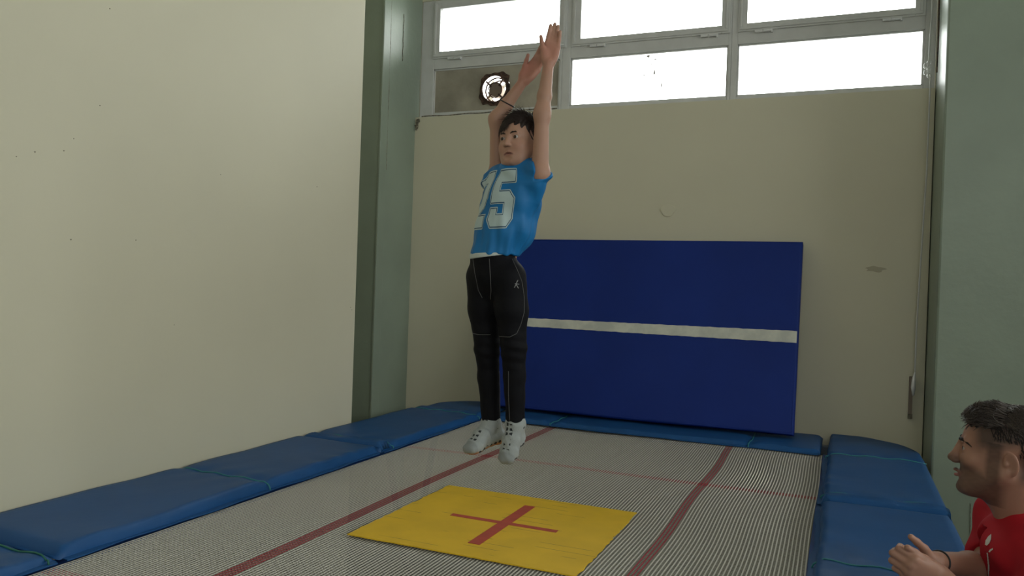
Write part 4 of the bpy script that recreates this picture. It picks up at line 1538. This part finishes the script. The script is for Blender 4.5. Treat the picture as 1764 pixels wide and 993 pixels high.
def skin_man(P):
    c = np.tile(SKM, (len(P), 1))
    q = HM.loc(P)
    x, y, z = np.abs(q[:, 0]), q[:, 1], q[:, 2]
    nz = .5 + .25 * np.sin(q[:, 0] * 310 + 3 * np.sin(z * 200)) + .25 * np.sin(y * 290 + 2 * np.sin(z * 260))
    sm = lambda a, b_, v: np.clip((v - a) / (b_ - a), 0, 1)
    # stubble: jaw, chin, moustache; sideburns up to the temples; clipped sides
    jaw = sm(-.040, -.062, z - .35 * (y - .03)) * sm(-.03, -.005, y) * (z > -.16)
    jaw = np.maximum(jaw, sm(.052, .060, x) * sm(.010, -.002, np.abs(y - .010) - .012) * (z < .03) * (z > -.09))
    mous = np.exp(-((x / .024) ** 4)) * np.exp(-(((z + .060) / .010) ** 2)) * (y > .07)
    chin = np.exp(-((x / .026) ** 4)) * np.exp(-(((z + .102) / .020) ** 4)) * (y > .035)
    beard = np.maximum(jaw * (.60 + .08 * nz), np.maximum(mous * .93, chin * .94)) * (z > -.135)
    lip = np.exp(-((x / .019) ** 2 + ((z + .074) / .0085) ** 2) * 1.2) * (y > .070)
    c = c * (1 - beard[:, None]) + np.array((.035, .022, .017)) * beard[:, None]
    c = c * (1 - lip[:, None] * .9) + np.array((.36, .13, .11)) * lip[:, None] * .9
    scalp = sm(.008, .040, z + .30 * y + .004 * nz) * sm(.062, .034, y - .15 * z) * .85
    scalp = np.maximum(scalp, sm(-.035, -.055, y) * sm(-.075, -.045, z) * .8)
    scalp = scalp * (1 - (x > .079) * (z < .02))
    c = c * (1 - scalp[:, None]) + np.array((.035, .024, .020)) * scalp[:, None]
    return c


m.mesh('body', M_SKINM, 0.0022, man, skin_man)
eyes(HM, man, look=(.0, 1, .10), iris=(.05, .03, .02))
brows(HM, man, M_HAIRM, inner=-.001, thick=.0044, lift=.000)


M_LOCK = mat('window_lit_locks', (.040, .027, .021), .38, spec=.55)  # lighter than the base hair: window highlights put into the colour


def man_hair():
    h = Body(); H = HM; S = H.s; A = H.A
    h.ell(H.p(0, -.016, .042), np.array((.072, .098, .080)) * S, A, .01)
    h.ell(H.p(0, .045, .078), np.array((.050, .042, .034)) * S, A, .02)
    h.ell(H.p(0, -.012, .052) - H.A[2] * .045, np.array((.12, .14, .060)) * S, A, .012, 'sub')
    h.ell(H.p(0, .100, .040), np.array((.060, .036, .040)) * S, A, .01, 'sub')
    def wave(P):
        q = H.loc(P)
        return (.0016 * np.sin(q[:, 0] * 330 + 4 * np.sin(q[:, 1] * 50))).astype(F32)
    h.warp(wave, H.O - .16, H.O + .2)
    h.mesh('hair', M_HAIRM, .0022, man)
    rg = np.random.default_rng(11); roots = []
    while len(roots) < 2600:
        d = nrm(rg.normal(0, 1, 3) + np.array((0, 0, .6)))
        if d[2] < .30 or (d[1] > .8): continue
        roots.append(d)

    def flow(n, r_):
        return np.array((.35 * n[0], .9, .1)) if n[1] > .1 else np.array((.5 * n[0], -.8 + 1.2 * max(0, n[2] - .6), -.2))
    strands('hair_locks', M_LOCK, H, roots, flow, lambda d: .030 if d[1] < .2 else .034, .0018, man, steps=5, lift=lambda d: .55 if d[1] > .1 else .22, jit=.45, cen=(0, -.016, .042), rad=(.071, .097, .079), seed=12)
    fr = [nrm(np.array((x, .80, .75 + .12 * rg.normal()))) for x in rg.uniform(-.6, .6, 420)]
    strands('quiff', mat('sunlit_brown_hair', (.060, .038, .028), .42), H, fr, lambda n, r_: np.array((.1 * r_.normal(), .9, .6)), lambda d: .036, .0014, man, steps=5, lift=.50, jit=.45, cen=(0, -.012, .042), rad=(.069, .097, .082), seed=14)  # quiff strands: light on the hair put into a paler brown
    sd = []
    while len(sd) < 1600:
        d = nrm(rg.normal(0, 1, 3))
        if not (-.35 < d[2] < .5) or d[1] > .45 or (d[2] < .08 and d[1] > -.25): continue
        sd.append(d)
    strands('short_sides', M_HAIRM, H, sd, lambda n, r_: np.array((0, -.4, -1.)), lambda d: .008 + .006 * max(0, d[2]), .0010, man, steps=3, lift=.30, jit=.3, cen=(0, -.018, .036), rad=(.0750, .0945, .0840), seed=15)


man_hair()


def man_shirt():
    s = Body()
    s.cap(neck - Z3 * .085 - f0 * .01, ch, .108, .125, .05, l0, 1.50)
    s.cap(ch, bel, .125, .122, .05, l0, 1.42); s.cap(bel, pel + Z3 * .03, .122, .125, .05, l0, 1.40)
    s.cap(SL, SR_, .074, .072, .04)
    s.cap(neck - Z3 * .02 - f0 * .02, neck - Z3 * .09, .078, .10, .03, l0, 1.2)
    dL = nrm(EL - SL); dR = nrm(ER - SR_)
    s.cap(SL, SL + dL * .13, .074, .072, .03); s.cap(SR_, SR_ + dR * .120, .070, .066, .03)
    q = SL + dL * .145; s.cut(q, dL, q - .10, q + .06, .004)
    q = SR_ + dR * .150; s.cut(q, dR, q - .075, q + .075, .004)
    s.cap(neck - Z3 * .08, neck + Z3 * .10 - f0 * .02, .078, .072, .02)
    ncut = nrm(Z3 * .80 + f0 * .60)
    s.cut(neck + f0 * .068 - Z3 * .004, ncut, neck - .06, neck + .09, .004)
    s.cap(neck - f0 * .060 + Z3 * .070, neck - f0 * .07 - Z3 * .06, .026, .060, .03)
    s.cap(neck - f0 * .030 + l0 * .050 + Z3 * .010, SL + Z3 * .030, .026, .055, .03)
    s.cap(neck - f0 * .030 - l0 * .050 + Z3 * .005, SR_ + Z3 * .010, .026, .05, .03)
    s.cut(pel - Z3 * .10, -Z3, pel - .35, pel + np.array((.3, .3, -.05)), .01)

    def folds(P):
        q = P - ch; v = q @ Z3; l = q @ l0; f_ = q @ f0
        return (.0045 * np.sin(38 * l + 26 * v + 2 * np.sin(v * 17)) + .003 * np.sin(60 * f_ - 35 * v)).astype(F32)
    s.warp(folds, ch - .45, ch + .45)
    return s.mesh('tshirt', M_TEE, .0032, man)


tee = man_shirt()
tv = bvh_of([tee])


def decal(name, m_, polys, parent, bvh, lift=.0012):
    mb = MB(); o = Vector((0, 0, CAMZ))
    for poly in polys:
        xs = [p[0] for p in poly]; ys = [p[1] for p in poly]
        g = .5
        X = np.arange(min(xs), max(xs), g); Y = np.arange(min(ys), max(ys), g)
        if len(X) < 1 or len(Y) < 1: continue
        cx, cy = np.meshgrid(X + g / 2, Y + g / 2, indexing='ij')
        ins = poly_sd(np.stack([cx.ravel(), cy.ravel()], 1), poly).reshape(cx.shape) < 0
        cache = {}
        def vert(i, k):
            if (i, k) not in cache:
                x, y = X[0] + i * g, Y[0] + k * g
                d = Vector(RR * ((x - 882) / FPX) - RU * ((y - 496.5) / FPX) + RF).normalized()
                h_ = bvh.ray_cast(o, d)
                cache[i, k] = None if h_[0] is None else len(mb.v)
                if h_[0] is not None: mb.v.append(tuple(h_[0] + h_[1] * lift))
            return cache[i, k]
        for i, k in zip(*np.nonzero(ins)):
            q = [vert(i, k), vert(i, k + 1), vert(i + 1, k + 1), vert(i + 1, k)]
            if None in q: continue
            P_ = [np.array(mb.v[x]) for x in q]
            if np.linalg.norm(P_[0] - P_[2]) > .012: continue
            mb.f.append(tuple(q)); mb.mi.append(0)
    o_ = mb.build(name, m_, None, smooth=True)
    o_.parent = parent; o_.location = -Vector(man.location) - Vector(parent.location)
    return o_


M_LOGO = mat('white_print', (.62, .60, .56), .7)
decal('printed_emblem', M_LOGO, [
    [(1708, 921), (1703, 925), (1698.5, 932), (1697.5, 939), (1701, 941), (1705, 937), (1708, 930)],
    [(1703.5, 951), (1706, 947.5), (1711, 945), (1711, 948), (1707.5, 950), (1706, 952.5)],
    [(1700.5, 953), (1702.5, 953), (1705, 975), (1704.5, 993), (1702.8, 993), (1702.5, 975)]], tee, tv)
# wristband
wc = WR + (ER - WR) * .045; ax = nrm(ER - WR); p1_ = nrm(np.cross(ax, RF)); p2_ = np.cross(ax, p1_)
bb = MB().tube([wc + (p1_ * math.cos(q) + p2_ * math.sin(q)) * .0285 for q in np.linspace(0, 2 * math.pi, 28, endpoint=False)], .0022, 8, closed=True)
adopt(bb.build('wristband', M_BAND, smooth=True), man)
sh = Body()
sh.cap(pel + Z3 * .02, pel - Z3 * .06, .122, .120, .03, l0, 1.45)
for s_ in (-1, 1):
    hp = pel + l0 * .09 * s_ - Z3 * .03; kn = np.array([.80, 2.50, -.68]) + l0 * .11 * s_
    sh.cap(hp, hp + (kn - hp) * .9, .096, .088, .03)
sh.mesh('shorts', M_SHORTS, .006, man)
for s_ in (-1, 1):
    an_ = np.array([.90, 2.50, FLOOR + .09]) + l0 * .12 * s_
    q = Body(); q.cap(an_ - Z3 * .045 - f0 * .03, an_ + f0 * .17 - Z3 * .058, .042, .032, .03)
    q.cut(np.array([0, 0, FLOOR + .002]), -Z3, an_ - .3, an_ + np.array((.3, .3, -.05)), .002)
    q.mesh('shoe', mat('grey_trainer', (.12, .12, .12), .7), .005, man)
